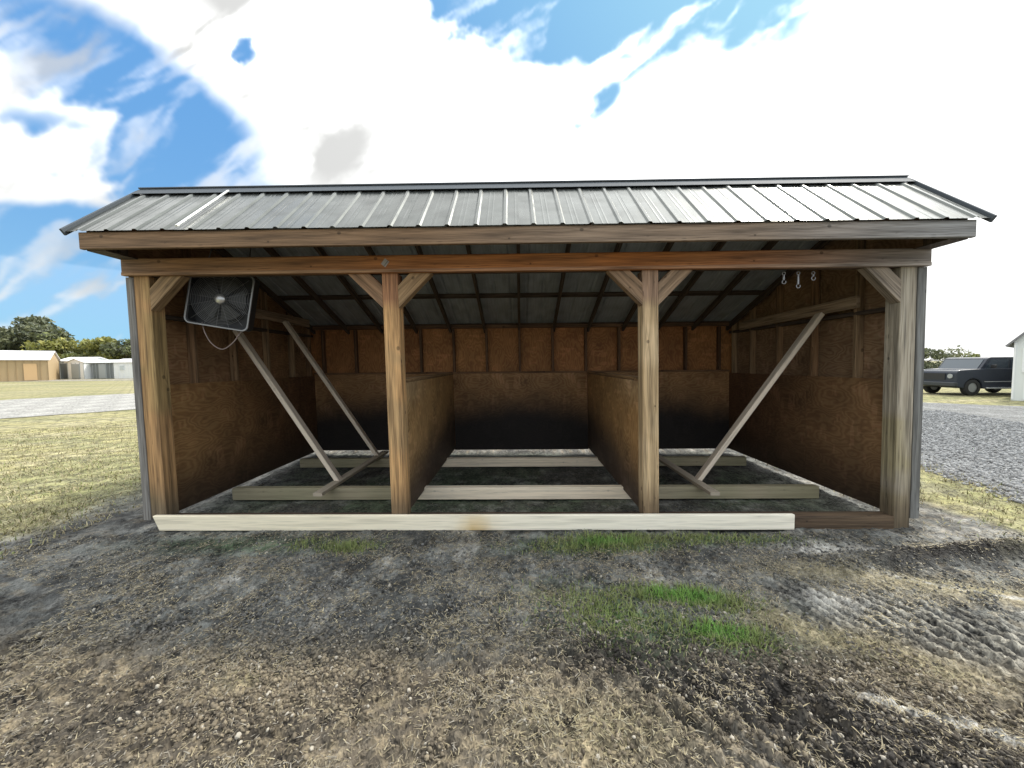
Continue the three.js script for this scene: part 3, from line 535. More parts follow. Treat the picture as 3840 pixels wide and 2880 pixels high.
  sub('seam_glint', bar(sa, sb, 0.022, 0.012, { up: nf }), M.seamGlint, roof).userData.label = 'pale strip added as the sunlit glint of a roof seam';
}

// the new plank laid along the feet of the posts
{
  const t = thing('timber_plank', 'long pale new timber plank lying along the shed front across the post feet', 'plank', [-0.48, 0.045, 0.03]);
  const g = bar([-3.46, 0.117, 0.03], [2.513, 0.117, 0.03], 0.04, 0.143, { seg: 60, jitter: 0, skew0: -0.42, colorAt: (tt, p) => mix3([1.0, 0.93, 0.73], [1.04, 1.0, 0.86], sstep(0.2, 0.8, tt)).map((c, i) => c * mix(1, [0.62, 0.46, 0.24][i], blob(p.x, p.y, -0.43, 0.09, 0.13, 0.09))) });
  solid('board', g, M.fresh, t);
}

// diagonal transport braces
function brace(name, label, pos, railPts, feet, struts) {
  const t = thing(name, label, 'timber brace', pos, undefined);
  solid('wall_rail', bar(...railPts, 0.038, 0.125, { color: [0.44, 0.35, 0.26], seg: 6 }), M.lumber, t);
  solid('foot', bar(...feet, 0.1, 0.04, { color: [0.5, 0.44, 0.35], seg: 6 }), M.fresh, t);
  for (const s of struts) solid('strut', bar(s[0], s[1], s[2] ?? 0.05, s[3] ?? 0.115, { up: [0, 0.2, 1], color: T.strut, seg: 8 }), M.fresh, t);
}
brace('timber_brace', 'pair of grey timber struts slanting from the left wall down to a foot board', [-2.2, 0.17, -1.4],
  [[-3.515, 2.3, -0.62], [-3.515, 2.3, -2.8]], [[-2.21, 0.2, -0.5], [-2.17, 0.2, -2.5]],
  [[[-3.47, 2.03, -1.12], [-2.2, 0.2, -0.98]], [[-3.47, 2.25, -2.1], [-2.2, 0.2, -2.24]]]);
brace('timber_brace', 'single pale timber strut slanting from the right wall down to a foot board', [2.1, 0.17, -1.2],
  [[3.515, 2.215, -0.52], [3.515, 2.165, -2.6]], [[2.06, 0.2, -0.48], [2.04, 0.2, -2.3]],
  [[[3.47, 2.14, -0.96], [2.1, 0.2, -0.96]]]);

// box fan hung under the header in the left stall
{
  const f = thing('box_fan', 'dark square box fan hung tilted under the beam in the left stall', 'fan', [-3.02, 2.275, -0.33]);
  f.rotation.set(0.0, 0.2, -0.17);
  const add = (n, g, m) => { const o = new THREE.Mesh(g, m); o.name = n; o.castShadow = o.receiveShadow = true; f.add(o); return o; };
  const dark = plain(0.035, 0.037, 0.04, 0.45, 0.2), rimM = plain(0.3, 0.31, 0.32, 0.4, 0.6), wireM = plain(0.2, 0.205, 0.21, 0.4, 0.8), hubM = plain(0.55, 0.56, 0.56, 0.3, 0.7), bladeM = plain(0.06, 0.065, 0.07, 0.4, 0.1);
  const rr = (s, r) => { const k = new THREE.Shape(); const h = s / 2; k.moveTo(-h + r, -h); k.lineTo(h - r, -h); k.absarc(h - r, -h + r, r, -Math.PI / 2, 0); k.lineTo(h, h - r); k.absarc(h - r, h - r, r, 0, Math.PI / 2); k.lineTo(-h + r, h); k.absarc(-h + r, h - r, r, Math.PI / 2, Math.PI); k.lineTo(-h, -h + r); k.absarc(-h + r, -h + r, r, Math.PI, 1.5 * Math.PI); return k; };
  const S = 0.56, outer = rr(S, 0.05), inner = rr(S - 0.03, 0.04); outer.holes.push(new THREE.Path(inner.getPoints(6)));
  add('housing', new THREE.ExtrudeGeometry(outer, { depth: 0.12, bevelEnabled: false, curveSegments: 6 }).translate(0, 0, -0.09), dark);
  const rimS = rr(S + 0.012, 0.055); rimS.holes.push(new THREE.Path(rr(S - 0.008, 0.05).getPoints(6)));
  add('rim', new THREE.ExtrudeGeometry(rimS, { depth: 0.012, bevelEnabled: true, bevelSize: 0.003, bevelThickness: 0.003, bevelSegments: 1, curveSegments: 6 }).translate(0, 0, 0.033), rimM);
  const gs = [];
  for (let k = 1; k <= 16; k++) gs.push(new THREE.TorusGeometry(0.03 + k * 0.0145, 0.0021, 4, 36));
  for (let k = 0; k < 16; k++) { const a = k / 16 * 6.283, r1 = Math.min(0.27 / Math.max(Math.abs(Math.cos(a)), Math.abs(Math.sin(a))), 0.33); gs.push(new THREE.TubeGeometry(new THREE.LineCurve3(new THREE.Vector3(Math.cos(a) * 0.05, Math.sin(a) * 0.05, 0), new THREE.Vector3(Math.cos(a) * r1, Math.sin(a) * r1, 0)), 1, 0.0018, 4)); }
  add('grille', mergeGeometries(gs.map((g) => (g.index ? g.toNonIndexed() : g))).translate(0, 0, 0.034), wireM);
  add('hub_cap', new THREE.LatheGeometry([[0, 0.018], [0.02, 0.017], [0.042, 0.01], [0.05, 0], [0.05, -0.01], [0, -0.01]].map((p) => new THREE.Vector2(...p)), 24).rotateX(Math.PI / 2).translate(0, 0, 0.04), hubM);
  for (let k = 0; k < 5; k++) { const b = new THREE.CylinderGeometry(0.21, 0.21, 0.004, 8, 1, false, 0, 0.95).rotateX(Math.PI / 2); b.translate(0, 0, 0); b.rotateX(0.12); b.rotateZ(k * 1.2566); add('blade', b, bladeM); }
  add('motor', new THREE.CylinderGeometry(0.06, 0.065, 0.07, 16).rotateX(Math.PI / 2).translate(0, 0, -0.035), dark);
  const back = rr(S - 0.034, 0.038); add('back_screen', new THREE.ExtrudeGeometry(back, { depth: 0.006, bevelEnabled: false, curveSegments: 5 }).translate(0, 0, -0.088), dark);
  add('cord', new THREE.TubeGeometry(new THREE.CatmullRomCurve3([[-0.16, -0.26, -0.02], [-0.12, -0.36, -0.02], [-0.05, -0.46, -0.03], [0.05, -0.5, -0.03], [0.14, -0.42, -0.02], [0.2, -0.3, -0.02], [0.23, -0.26, -0.02]].map((p) => new THREE.Vector3(...p))), 40, 0.006, 6), plain(0.3, 0.24, 0.22, 0.6));
  for (const sx of [-0.2, 0.2]) add('hanger', new THREE.TubeGeometry(new THREE.LineCurve3(new THREE.Vector3(sx, 0.27, -0.02), new THREE.Vector3(sx * 0.8, 0.62, -0.05)), 1, 0.006, 6), wireM);
}
// three small metal hooks dangling behind the header on the right
{
  const steel = plain(0.4, 0.41, 0.44, 0.45, 0.6);
  const mk = (pos, drop, label) => {
    const t = thing('hanging_hook', label, 'hook', pos, 'metal hooks under the right end of the beam');
    const add = (n, g) => { const o = new THREE.Mesh(g, steel); o.name = n; o.castShadow = o.receiveShadow = true; t.add(o); };
    add('eye', new THREE.TorusGeometry(0.014, 0.004, 6, 16).translate(0, -0.014, 0));
    add('shank', new THREE.CylinderGeometry(0.008, 0.01, drop, 8).translate(0, -0.026 - drop / 2, 0));
    add('hook', new THREE.TorusGeometry(0.017, 0.0045, 6, 18, 4.6).rotateZ(2.2).translate(0.003, -0.042 - drop, 0));
  };
  mk([2.452, 2.43, -0.1], 0.05, 'leftmost of three small metal hooks hanging under the beam at the right');
  mk([2.585, 2.43, -0.1], 0.09, 'longest, middle one of three small metal hooks hanging under the beam');
  mk([2.722, 2.43, -0.1], 0.02, 'shortest, rightmost of three small metal hooks hanging under the beam');
}

// ───────────────────────── background: sheds, vehicle, trees ─────────────────────────
// a gabled hut: origin at one front corner, front along +x, depth along -z, before it is turned
function hut(name, label, category, o) {
  const t = thing(name, label, category, [o.pos[0], o.pos[1], o.pos[2]], o.group); t.rotation.y = o.turn ?? 0;
  const add = (n, g, m, p = t) => { const q = new THREE.Mesh(g, m); q.name = n; q.castShadow = q.receiveShadow = true; p.add(q); return q; };
  const { w, d, h, rise } = o, wallM = o.wall, roofM = o.roof, along = o.ridgeAlong ?? true;
  // walls: a closed shell with gables
  const s = new THREE.Shape();
  if (along) { s.moveTo(0, 0); s.lineTo(d, 0); s.lineTo(d, h); s.lineTo(d / 2, h + rise); s.lineTo(0, h); } else { s.moveTo(0, 0); s.lineTo(w, 0); s.lineTo(w, h); s.lineTo(w / 2, h + rise); s.lineTo(0, h); }
  s.closePath();
  const g = new THREE.ExtrudeGeometry(s, { depth: along ? w : d, bevelEnabled: false });
  if (along) { g.rotateY(Math.PI / 2); } else g.translate(0, 0, -d);
  const wall = add('wall', g, wallM);
  const n = o.planks ?? Math.round(w / 0.4);
  for (let i = 0; i <= n; i++) add('batten', new THREE.BoxGeometry(0.05, h - 0.1, 0.03).translate(clamp(i * w / n, 0.03, w - 0.03), h / 2, 0.016), o.trim ?? wallM, wall);
  // roof slabs with eaves
  const ov = 0.18, th = 0.06, span = along ? d : w, len = (along ? w : d) + 2 * ov, a = Math.atan2(rise, span / 2), L = (span / 2 + ov) / Math.cos(a);
  const rf = partGroup('roof', t);
  for (const k of [-1, 1]) {
    const b = new THREE.BoxGeometry(L, th, len).translate(k * L / 2, 0, 0).rotateZ(-k * a);
    b.translate(0, h + rise + th / 2 + 0.012, 0);
    if (along) { b.rotateY(Math.PI / 2); b.translate(w / 2, 0, -d / 2); } else b.translate(w / 2, 0, -d / 2);
    add('roof_slope', b, roofM, rf);
  }
  for (const e of o.openings ?? []) {   // [name, x, y, w, h, material]
    const q = add(e[0], new THREE.BoxGeometry(e[3] + 0.12, e[4] + 0.12, 0.05).translate(e[1], e[2], 0.032), o.trim ?? wallM);
    add(e[0] === 'door' ? 'door_leaf' : 'pane', new THREE.BoxGeometry(e[3], e[4], 0.02).translate(e[1], e[2], 0.062), e[5], q);
  }
  return t;
}
const glassM = plain(0.04, 0.05, 0.06, 0.12, 0.1), whiteRoof = plain(0.8, 0.8, 0.83, 0.5), whiteM = plain(0.82, 0.84, 0.85, 0.6), greyM = plain(0.36, 0.39, 0.4, 0.7), darkGreyM = plain(0.17, 0.19, 0.2, 0.7), tanM = plain(0.42, 0.31, 0.175, 0.75), tanTrim = plain(0.35, 0.255, 0.14, 0.75), paleGrey = plain(0.55, 0.6, 0.62, 0.6);
hut('barn', 'long tan plank building with a low white metal roof at far left', 'barn', { pos: [-69.5, 0.03, -31.2], turn: 0.78 , w: 16, d: 8, h: 2.55, rise: 1.15, wall: tanM, roof: whiteRoof, trim: tanTrim, planks: 26, ridgeAlong: true, openings: [['door', 14.6, 1.1, 1.0, 2.0, plain(0.62, 0.42, 0.22, 0.7)]] });
hut('portable_shed', 'low pale shed with flat white roof and grey doorway beside the tan building', 'shed', { pos: [-64.2, 0.03, -48.4], w: 4.2, d: 3, h: 2.5, rise: 0.5, wall: paleGrey, roof: whiteRoof, trim: greyM, planks: 6, ridgeAlong: true, openings: [['door', 0.8, 1.1, 0.9, 2.0, darkGreyM], ['window', 2.4, 1.5, 0.7, 0.7, glassM]] });
hut('portable_shed', 'small pale grey shed with gable front in the middle of the far row', 'shed', { pos: [-61.6, 0.03, -47.3], w: 2.3, d: 3, h: 2.3, rise: 0.45, wall: whiteM, roof: whiteRoof, trim: greyM, planks: 4, ridgeAlong: false, openings: [['door', 1.15, 1.05, 1.0, 1.9, greyM]] });
hut('portable_shed', 'dark grey shed between the pale sheds of the far row', 'shed', { pos: [-58.9, 0.03, -48], w: 2.9, d: 3, h: 2.2, rise: 0.4, wall: darkGreyM, roof: plain(0.5, 0.52, 0.53, 0.6), trim: greyM, planks: 6, ridgeAlong: true, openings: [['door', 1.4, 1.05, 0.9, 1.9, greyM]] });
hut('portable_shed', 'bright white shed at the right end of the far row beside the corner post', 'shed', { pos: [-55.7, 0.03, -47.8], w: 3.4, d: 3, h: 2.25, rise: 0.45, wall: whiteM, roof: whiteRoof, trim: whiteM, planks: 5, ridgeAlong: true, openings: [['window', 1.2, 1.5, 0.6, 0.6, paleGrey]] });
// white shed at the right edge, gable end towards us at a slant
hut('garden_shed', 'white gabled shed with dark roof edge cut off by the right picture edge', 'shed', { pos: [18.95, 0.03, -11.3], turn: -0.98, w: 1.5, d: 3.4, h: 2.25, rise: 0.9, wall: plain(0.72, 0.76, 0.75, 0.6), roof: plain(0.2, 0.2, 0.21, 0.7), trim: plain(0.85, 0.87, 0.88, 0.6), planks: 5, ridgeAlong: false, openings: [['window', 0.45, 1.55, 0.35, 0.8, plain(0.2, 0.25, 0.26, 0.2)], ['door', 1.0, 1.05, 0.6, 1.9, plain(0.7, 0.75, 0.75, 0.5)]] });

// dark off-road car facing left
{
  const t = thing('parked_car', 'dark blue-black off-road car parked facing left beside the white shed', 'car', [19.15, 0.03, -13.28]);
  const add = (n, g, m, p = t) => { const q = new THREE.Mesh(g, m); q.name = n; q.castShadow = q.receiveShadow = true; p.add(q); return q; };
  const paint = new THREE.MeshPhysicalMaterial({ color: new THREE.Color(0.012, 0.018, 0.034), roughness: 0.5, clearcoat: 0.35, clearcoatRoughness: 0.25 }), tyreM = plain(0.025, 0.025, 0.026, 0.9), rimM2 = plain(0.4, 0.41, 0.42, 0.35, 0.7), chrome = plain(0.6, 0.62, 0.64, 0.25, 0.8), black = plain(0.02, 0.02, 0.022, 0.6);
  const W2 = 1.78;   // body from z = 0 (near side) to z = -W2
  const side = new THREE.Shape(); // x back from the nose, y up; wheel arches cut
  side.moveTo(0.0, 0.42); side.lineTo(0.0, 0.98); side.quadraticCurveTo(0.02, 1.08, 0.14, 1.1); side.lineTo(1.18, 1.16); side.lineTo(1.24, 1.17); side.lineTo(4.3, 1.17); side.quadraticCurveTo(4.42, 1.15, 4.42, 1.0); side.lineTo(4.42, 0.42);
  side.lineTo(4.0, 0.36); side.absarc(3.58, 0.36, 0.42, 0, Math.PI, false); side.lineTo(1.16, 0.34); side.absarc(0.7, 0.36, 0.42, 0, Math.PI, false); side.lineTo(0.0, 0.42);
  add('body', new THREE.ExtrudeGeometry(side, { depth: W2 - 0.08, bevelEnabled: true, bevelSize: 0.03, bevelThickness: 0.04, bevelSegments: 2, curveSegments: 10 }).translate(0, 0, -W2 + 0.04), paint);
  const cab = new THREE.Shape(); cab.moveTo(1.0, 1.14); cab.lineTo(1.32, 1.6); cab.quadraticCurveTo(1.38, 1.66, 1.5, 1.67); cab.lineTo(4.2, 1.67); cab.quadraticCurveTo(4.32, 1.66, 4.34, 1.56); cab.lineTo(4.4, 1.14); cab.closePath();
  add('cabin', new THREE.ExtrudeGeometry(cab, { depth: W2 - 0.2, bevelEnabled: true, bevelSize: 0.02, bevelThickness: 0.05, bevelSegments: 2 }).translate(0, 0, -W2 + 0.1), paint);
  const sideGlass = plain(0.05, 0.065, 0.085, 0.08, 0.2);
  for (const [a, b, c, d2] of [[1.2, 1.46, 2.2, 2.2], [2.3, 2.3, 3.2, 3.2], [3.3, 3.3, 4.22, 4.26]]) for (const z of [-0.048, -W2 + 0.048]) { const w = new THREE.Shape(); w.moveTo(a, 1.2); w.lineTo(b, 1.58); w.lineTo(c, 1.58); w.lineTo(d2, 1.2); w.closePath(); add('window', new THREE.ExtrudeGeometry(w, { depth: 0.012, bevelEnabled: false }).translate(0, 0, z - 0.004), sideGlass); }
  { const q = new THREE.BoxGeometry(0.014, 0.5, W2 - 0.3).translate(0, 0.25, 0).rotateZ(-0.6).translate(1.0 - 0.012, 1.17, -W2 / 2); add('windshield', q, plain(0.1, 0.12, 0.14, 0.2, 0.1)); }
  for (const x of [0.7, 3.58]) for (const z of [-0.02, -W2 + 0.24]) {
    const wl = partGroup('wheel', t); wl.position.set(x, 0.36, z);
    const ty = new THREE.LatheGeometry([[0.2, -0.11], [0.33, -0.11], [0.36, -0.08], [0.365, 0], [0.36, 0.08], [0.33, 0.11], [0.2, 0.11]].map((p) => new THREE.Vector2(...p)), 24).rotateX(Math.PI / 2).translate(0, 0, -0.1);
    add('tyre', ty, tyreM, wl); add('rim', new THREE.CylinderGeometry(0.21, 0.21, 0.17, 16).rotateX(Math.PI / 2).translate(0, 0, -0.1), rimM2, wl);
  }
  for (const z of [0.035, -W2 - 0.035 + 0.02]) add('running_board', new RoundedBoxGeometry(1.9, 0.07, 0.14, 1, 0.02).translate(2.14, 0.34, z - 0.02), chrome);
  add('front_bumper', new RoundedBoxGeometry(0.2, 0.2, W2 + 0.04, 2, 0.05).translate(-0.06, 0.5, -W2 / 2), plain(0.05, 0.055, 0.06, 0.5, 0.3));
  add('grille', new THREE.BoxGeometry(0.03, 0.28, 0.9).translate(-0.04, 0.84, -W2 / 2), black);
  for (const z of [-0.24, -W2 + 0.24]) add('headlight', new THREE.CylinderGeometry(0.1, 0.1, 0.05, 16).rotateZ(Math.PI / 2).translate(-0.04, 0.86, z), plain(0.35, 0.37, 0.38, 0.15));
  add('wing_mirror', new RoundedBoxGeometry(0.1, 0.14, 0.16, 1, 0.02).translate(1.42, 1.28, 0.1), black);
  add('hood_trim', new RoundedBoxGeometry(0.9, 0.02, W2 - 0.5, 1, 0.008).translate(0.62, 1.145, -W2 / 2), plain(0.1, 0.12, 0.15, 0.15, 0.3));
  add('side_trim', new THREE.BoxGeometry(2.7, 0.035, 0.02).translate(2.5, 0.62, 0.008), chrome);
}

// trees: tapered trunk with limbs, crown of leaf clumps
function tree(label, x, z, h, rad, tones, seed, group, squash = 0.62, low = 0.3, n = 2600, leaf = 0.3) {
  const r = rng(seed), t = thing('tree', label, 'tree', [x, 0.03, z], group);
  const limbs = [], tip = [];
  const limb = (a, b, r0, r1) => { const d = b.clone().sub(a), L = d.length(), g = new THREE.CylinderGeometry(r1, r0, L, 7).translate(0, L / 2, 0); g.applyQuaternion(new THREE.Quaternion().setFromUnitVectors(new THREE.Vector3(0, 1, 0), d.normalize())); g.translate(a.x, a.y, a.z); limbs.push(g); };
  const top = new THREE.Vector3((r() - 0.5) * 0.5, h * 0.5, (r() - 0.5) * 0.5);
  limb(new THREE.Vector3(), top, h * 0.035, h * 0.02);
  const lobes = [];
  for (let k = 0; k < 9; k++) {
    const a = k / 9 * 6.283 + r(), e = r(), p = new THREE.Vector3(Math.cos(a) * rad * (0.35 + 0.4 * r()), h * mix(low + 0.15, 0.86, e), Math.sin(a) * rad * (0.35 + 0.4 * r()));
    limb(top.clone().multiplyScalar(0.6 + 0.4 * r()), p, h * 0.014, h * 0.004);
    lobes.push([p, rad * (0.32 + 0.22 * r())]);
  }
  lobes.push([new THREE.Vector3(0, h * 0.82, 0), rad * 0.42]);
  const m = new THREE.Mesh(mergeGeometries(limbs), plain(0.12, 0.09, 0.065, 0.9)); m.name = 'trunk'; t.add(m);
  const pos = [], col = [];
  for (let i = 0; i < n; i++) {
    const [c, R0] = lobes[Math.floor(r() * lobes.length)], d = new THREE.Vector3(r() - 0.5, r() - 0.5, r() - 0.5).normalize().multiplyScalar(R0 * Math.pow(r(), 0.4)); d.y *= squash;
    const p = c.clone().add(d); if (p.y < h * low * 0.6) continue;
    const s = leaf * (0.6 + 0.8 * r()), u = new THREE.Vector3(r() - 0.5, r() - 0.5, r() - 0.5).normalize(), w = new THREE.Vector3(r() - 0.5, r() - 0.5, r() - 0.5).cross(u).normalize();
    const k = tones[Math.floor(r() * tones.length)], j = 0.75 + 0.5 * r();
    const A = p.clone().addScaledVector(u, s), B = p.clone().addScaledVector(w, s * 0.55), C = p.clone().addScaledVector(u, -s), D = p.clone().addScaledVector(w, -s * 0.55);
    for (const q of [A, B, C, A, C, D]) { pos.push(q.x, q.y, q.z); col.push(k[0] * j, k[1] * j, k[2] * j); }
  }
  const g = new THREE.BufferGeometry(); g.setAttribute('position', new THREE.Float32BufferAttribute(pos, 3)); g.setAttribute('color', new THREE.Float32BufferAttribute(col, 3)); g.computeVertexNormals();
  const cr = new THREE.Mesh(g, M.leaf ??= new THREE.MeshPhysicalMaterial({ vertexColors: true, roughness: 0.85, side: THREE.DoubleSide, transmission: 0.3, thickness: 0 })); cr.name = 'crown'; cr.castShadow = cr.receiveShadow = true; t.add(cr);
  return t;
}
const OLIVE = [[0.17, 0.2, 0.06], [0.23, 0.245, 0.075], [0.15, 0.17, 0.06]], DARK = [[0.1, 0.12, 0.07], [0.13, 0.15, 0.085], [0.16, 0.175, 0.085]], YEL = [[0.33, 0.32, 0.08], [0.27, 0.28, 0.07], [0.2, 0.215, 0.06]];
tree('tall dark rounded tree standing above the tan building', -101.6, -74.5, 12.9, 6.2, DARK, 11, undefined, 0.75, 0.25, 4200, 0.42);
tree('dark green tree at the left picture edge behind the tan building', -110.5, -74, 10.4, 5.2, DARK, 12, undefined, 0.7, 0.25, 3600, 0.42);
tree('lower dark tree on the right shoulder of the tall rounded tree', -96.4, -75, 9.6, 4.8, [...DARK, OLIVE[0]], 13, undefined, 0.7, 0.1, 3000, 0.4);
tree('yellow green bushy tree right of the dark trees above the low white roof', -92.6, -73, 7.6, 5.0, YEL, 14, undefined, 0.7, 0.05, 2800, 0.36);
tree('olive tree in the middle of the far row of low trees', -88.3, -74, 7.6, 4.6, [...OLIVE, YEL[0]], 15, undefined, 0.7, 0.05, 2600, 0.36);
tree('yellow green tree above the dark grey shed', -84.9, -73.5, 8.0, 4.4, [...YEL, OLIVE[1]], 16, undefined, 0.7, 0.05, 2600, 0.36);
tree('dark green tree beside the shed corner above the white shed', -80.6, -74, 7.6, 4.4, [...DARK, OLIVE[0]], 17, undefined, 0.7, 0.05, 2600, 0.36);
tree('olive green low tree behind the tan building and its white roof', -105.5, -70, 7.4, 4.8, OLIVE, 18, undefined, 0.7, 0.05, 2800, 0.4);
tree('dark shrubby tree behind the dark car, nearest the shed corner', 44.6, -38.5, 2.9, 1.7, DARK, 19, undefined, 0.8, 0.05, 900, 0.17);
tree('pale thin-leaved shrubby tree behind the bonnet of the dark car', 47.2, -38.5, 3.0, 1.7, [[0.2, 0.22, 0.14], [0.26, 0.27, 0.18]], 20, undefined, 0.8, 0.05, 420, 0.16);
tree('low grey green shrubby tree right of the pale one behind the dark car', 49.2, -39, 2.3, 1.5, [...OLIVE, [0.15, 0.18, 0.12]], 21, undefined, 0.8, 0.05, 700, 0.16);

// ───────────────────────── ground cover ─────────────────────────
function bladeGeom(w, bend, seg = 3) {
  const pos = [], idx = [];
  for (let i = 0; i <= seg; i++) { const t = i / seg, ww = w * (1 - t * 0.85), y = t * (1 - 0.25 * bend * t), z = bend * t * t * 0.6; pos.push(-ww / 2, y, z, ww / 2, y, z); if (i < seg) { const k = i * 2; idx.push(k, k + 1, k + 3, k, k + 3, k + 2); } }
  const g = new THREE.BufferGeometry(); g.setAttribute('position', new THREE.Float32BufferAttribute(pos, 3)); g.setIndex(idx); g.computeVertexNormals(); return g;
}
function scatter(name, geom, mat, list, label, category) {
  const m = new THREE.InstancedMesh(geom, mat, list.length), o = new THREE.Object3D(), c = new THREE.Color();
  list.forEach((e, i) => { o.position.set(e.p[0], e.p[1], e.p[2]); o.rotation.set(...e.r); o.rotation.order = 'YXZ'; o.scale.set(...e.s); o.updateMatrix(); m.setMatrixAt(i, o.matrix); m.setColorAt(i, c.setRGB(...e.c)); });
  m.name = name; m.userData = { kind: 'stuff', label, category }; m.castShadow = m.receiveShadow = true; scene.add(m); return m;
}
{
  const r = rng(991), straw = [], dry = [], green = [], clods = [], stones = [];
  const tones = [[0.38, 0.325, 0.2], [0.27, 0.235, 0.155], [0.45, 0.4, 0.27], [0.22, 0.205, 0.17], [0.13, 0.11, 0.08], [0.34, 0.325, 0.285]];
  const streak = (x, z) => sstep(0.05, 0.0, Math.abs(z - (1.79 + (x - 1.61) * 0.53 + 0.03 * Math.sin(x * 9)))) * sstep(1.45, 1.65, x);
  const clearOfPlank = (x, z) => !(z > -0.02 && z < 0.09 && x > -3.55 && x < 2.6);
  // lying straw and clipped dead grass over the bare soil
  for (let i = 0; i < 150000; i++) {
    const z = 0.06 + 2.3 * Math.pow(r(), 0.85), x = (r() - 0.5) * 2 * (3.4 - z * 0.35 + 2.6 * sstep(1.2, 0, z));
    const d = fbm(x * 3.2, z * 4.5, 3, 401), keep = 0.3 + 1.3 * sstep(0.42, 0.62, d) + strawAt(x, z) + 1.5 * streak(x, z) - 0.35 * blob(x, z, 1.5, 2.0, 0.9, 0.24, 0.5);
    if (r() * 1.6 > keep - 0.9 * blob(x, z, 2.35, 1.32, 0.75, 0.34, 0.5) || !clearOfPlank(x, z)) continue;
    const t = tones[Math.floor(r() * tones.length)], k = 0.7 + 0.5 * r(), L = 0.015 + 0.04 * r() * r(), st = strawAt(x, z);
    straw.push({ p: [x, height(x, z) + 0.002, z], r: [Math.PI / 2 * (0.72 + 0.32 * r()), r() * 6.283, 0], s: [0.6 + r(), L, L], c: mix3(mix3(t, [0.12, 0.1, 0.07], 0.4 * sstep(1.2, 1.7, z) * (1 - streak(x, z))), PAL.dry, st * 0.6).map((v) => v * k) });  // straw toned down past the eave shadow, sunlight offset in its colour
  }
  for (let i = 0; i < 9000; i++) {
    const x = (r() - 0.5) * 6.9, z = -0.18 - 2.7 * r();
    if (Math.abs(z + 0.83) < 0.06 || Math.abs(z + 2.2) < 0.06 || r() > 0.25 + 1.2 * sstep(0.45, 0.62, fbm(x * 2, z * 2, 3, 441))) continue;
    const t = tones[Math.floor(r() * tones.length)], L = 0.02 + 0.07 * r() * r(), k = 0.35 + 0.45 * r();
    straw.push({ p: [x, height(x, z) + 0.003, z], r: [Math.PI / 2 * (0.75 + 0.3 * r()), r() * 6.283, 0], s: [0.8 + r(), L, L], c: t.map((v) => v * k) });
  }
  // standing dry grass on both sides
  for (let i = 0; i < 150000; i++) {
    const left = r() < 0.72, q = r();
    const x = left ? -4.3 - 11 * q * q : 3.75 + 6 * q, z = left ? 1.9 - 11 * Math.pow(r(), 0.8) : 2.0 - 7 * r();
    const l = Math.max(lawnAt(x, z), left ? 0.12 : 0.12 + strawAt(x, z)), d = fbm(x * 2.2, z * 2.6, 3, 411);
    if (r() > l * (0.35 + sstep(0.4, 0.6, d)) || (left && x < -13 + z * -0.8 - 4)) continue;
    if (!left && x > 6.4 - 0.5 * (z + 2) * (z > -2 ? 1 : 0.4) + 0.3) continue;
    const t = r() < 0.14 ? [0.19, 0.22, 0.08] : mix3(PAL.dry, tones[Math.floor(r() * 3)], r()), k = 0.75 + 0.6 * r(), L = 0.035 + 0.06 * r() * r();
    dry.push({ p: [x, height(x, z) - 0.002, z], r: [(r() - 0.2) * 1.3, r() * 6.283, 0], s: [1 + r() * 1.4, L, L], c: t.map((v) => v * k) });
  }
  for (let i = 0; i < 90000; i++) {
    const x = -2 + 4.6 * r(), z = 0.1 + 1.6 * r(), g = greenAt(x, z), d = fbm(x * 6, z * 7, 3, 421);
    if (r() > g * Math.sqrt(g) * (0.8 + 1.4 * sstep(0.38, 0.58, d)) || !clearOfPlank(x, z)) continue;
    const k = 0.7 + 0.6 * r(), L = 0.022 + 0.05 * r() * (0.5 + g);
    green.push({ p: [x, height(x, z) - 0.002, z], r: [(r() - 0.3) * 1.0, r() * 6.283, 0], s: [0.9 + r() * 0.8, L, L], c: mix3(mix3([0.085, 0.22, 0.035], [0.19, 0.33, 0.07], r()), [0.2, 0.2, 0.085], sstep(0.85, 0.5, g) * 0.75).map((v) => v * k) });
  }
  for (let i = 0; i < 130000; i++) {
    const z = 0.08 + 2.3 * Math.pow(r(), 0.7), x = (r() - 0.5) * 2 * (3.4 - z * 0.35 + 2.0 * sstep(1.2, 0, z));
    const dk = clamp(1.15 * blob(x, z, 1.45, 1.98, 1.0, 0.32, 0.45) + 0.9 * blob(x, z, 0.6, 1.6, 0.55, 0.12, 0.4) + 1.2 * blob(x, z, 3.6, 0.52, 1.0, 0.09, -0.09) + 0.7 * blob(x, z, -1.9, 1.95, 0.4, 0.12, -0.4));
    const pa = fbm(x * 2.6 + 7, z * 2.2, 4, 431), churn = 0.06 + 0.75 * sstep(0.45, 0.68, pa) * (0.35 + 0.65 * sstep(0.9, 1.6, z)) + 0.45 * dk;
    if (r() > churn || !clearOfPlank(x, z) || streak(x, z) > 0.3) continue;
    const s = 0.0028 + 0.0075 * Math.pow(r(), 2.6), pale = r() < 0.045, lit = sstep(1.2, 1.7, z);
    if (blob(x, z, 2.35, 1.32, 0.75, 0.34, 0.5) > 0.35 && r() < 0.8) continue;
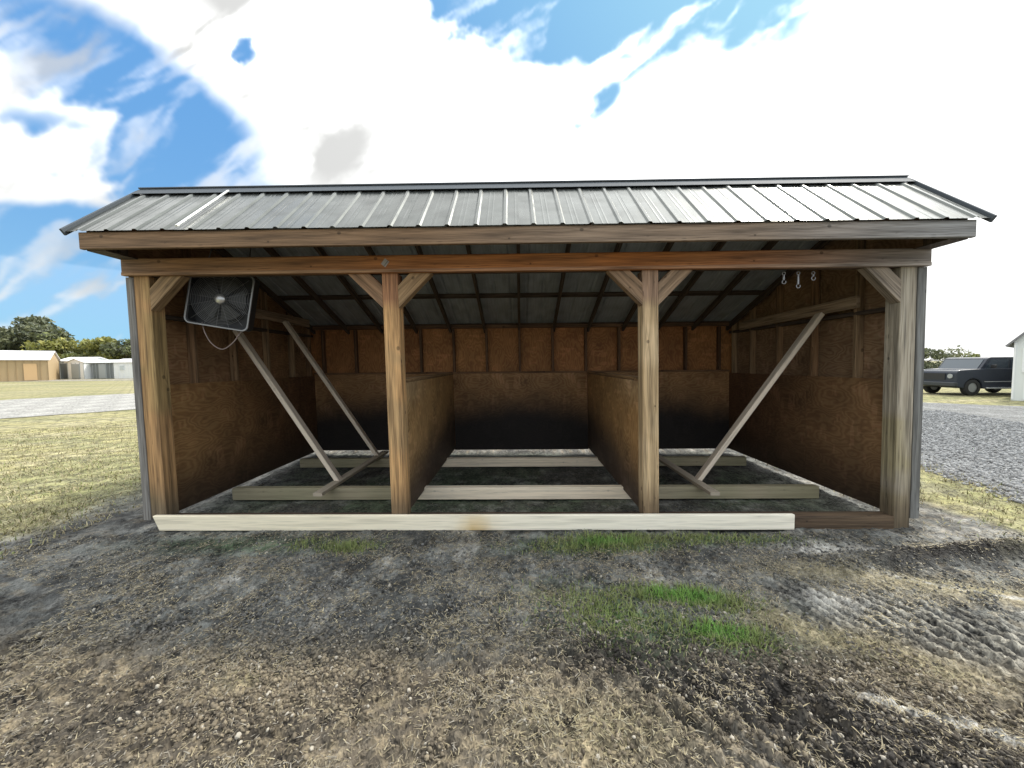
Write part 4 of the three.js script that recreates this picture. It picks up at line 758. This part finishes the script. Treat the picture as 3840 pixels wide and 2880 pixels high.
    clods.push({ p: [x, height(x, z) + s * 0.25, z], r: [r() * 6, r() * 6, r() * 6], s: [s * (0.8 + 0.6 * r()), s * (0.6 + 0.4 * r()), s * (0.8 + 0.6 * r())], c: (pale ? [0.4, 0.37, 0.31] : mix3(mix3(mix3([0.05, 0.05, 0.048], [0.17, 0.172, 0.165], r()), mix3([0.07, 0.058, 0.043], [0.26, 0.22, 0.155], r()), lit), mix3([0.022, 0.02, 0.018], [0.06, 0.053, 0.045], r()), dk * (r() < 0.85 ? 1 : 0.3))) });
  }
  for (let i = 0; i < 36000; i++) {
    const q = r(), z = 0.7 - 9 * q, w = r(), x = 5.5 + Math.max(0, 0.6 - z) * 0.29 + (w < 0.2 ? -0.5 * r() * r() : 5 * Math.pow(r(), 1.6));
    const s = 0.012 + 0.02 * r() * r(), k = 0.6 + 0.8 * r();
    stones.push({ p: [x, Math.max(height(x, z), x > 5.5 + Math.max(0, 0.6 - z) * 0.29 ? 0.041 : 0) + s * 0.2, z], r: [r() * 6, r() * 6, r() * 6], s: [s * (0.8 + 0.6 * r()), s * 0.7, s], c: [0.235 * k, 0.243 * k, 0.248 * k] });
  }
  const rock = (seed) => { const g = mergeVertices(new THREE.IcosahedronGeometry(1, 1).deleteAttribute('uv').deleteAttribute('normal')), p = g.attributes.position, rr = rng(seed); for (let i = 0; i < p.count; i++) { const k = 0.72 + 0.5 * rr(); p.setXYZ(i, p.getX(i) * k, p.getY(i) * k, p.getZ(i) * k); } g.computeVertexNormals(); return g; };
  scatter('dead_straw', bladeGeom(0.0042, 0.25), M.blade, straw, 'dead straw and clipped grass strewn over bare soil before the shed', 'straw');
  scatter('dry_grass', bladeGeom(0.006, 0.8), M.blade, dry, 'dry yellow grass on either side of the shed', 'dry grass');
  scatter('green_grass', bladeGeom(0.0055, 0.7), M.blade, green, 'short green grass tufts in front of the plank', 'grass');
  scatter('soil_clods', rock(5), M.stone, clods, 'small clods and pebbles over the dark soil in the foreground', 'clods');
  scatter('loose_gravel', rock(6), M.stone, stones, 'loose grey gravel along the lot right of the shed', 'gravel');
}

renderer.render(scene, camera);
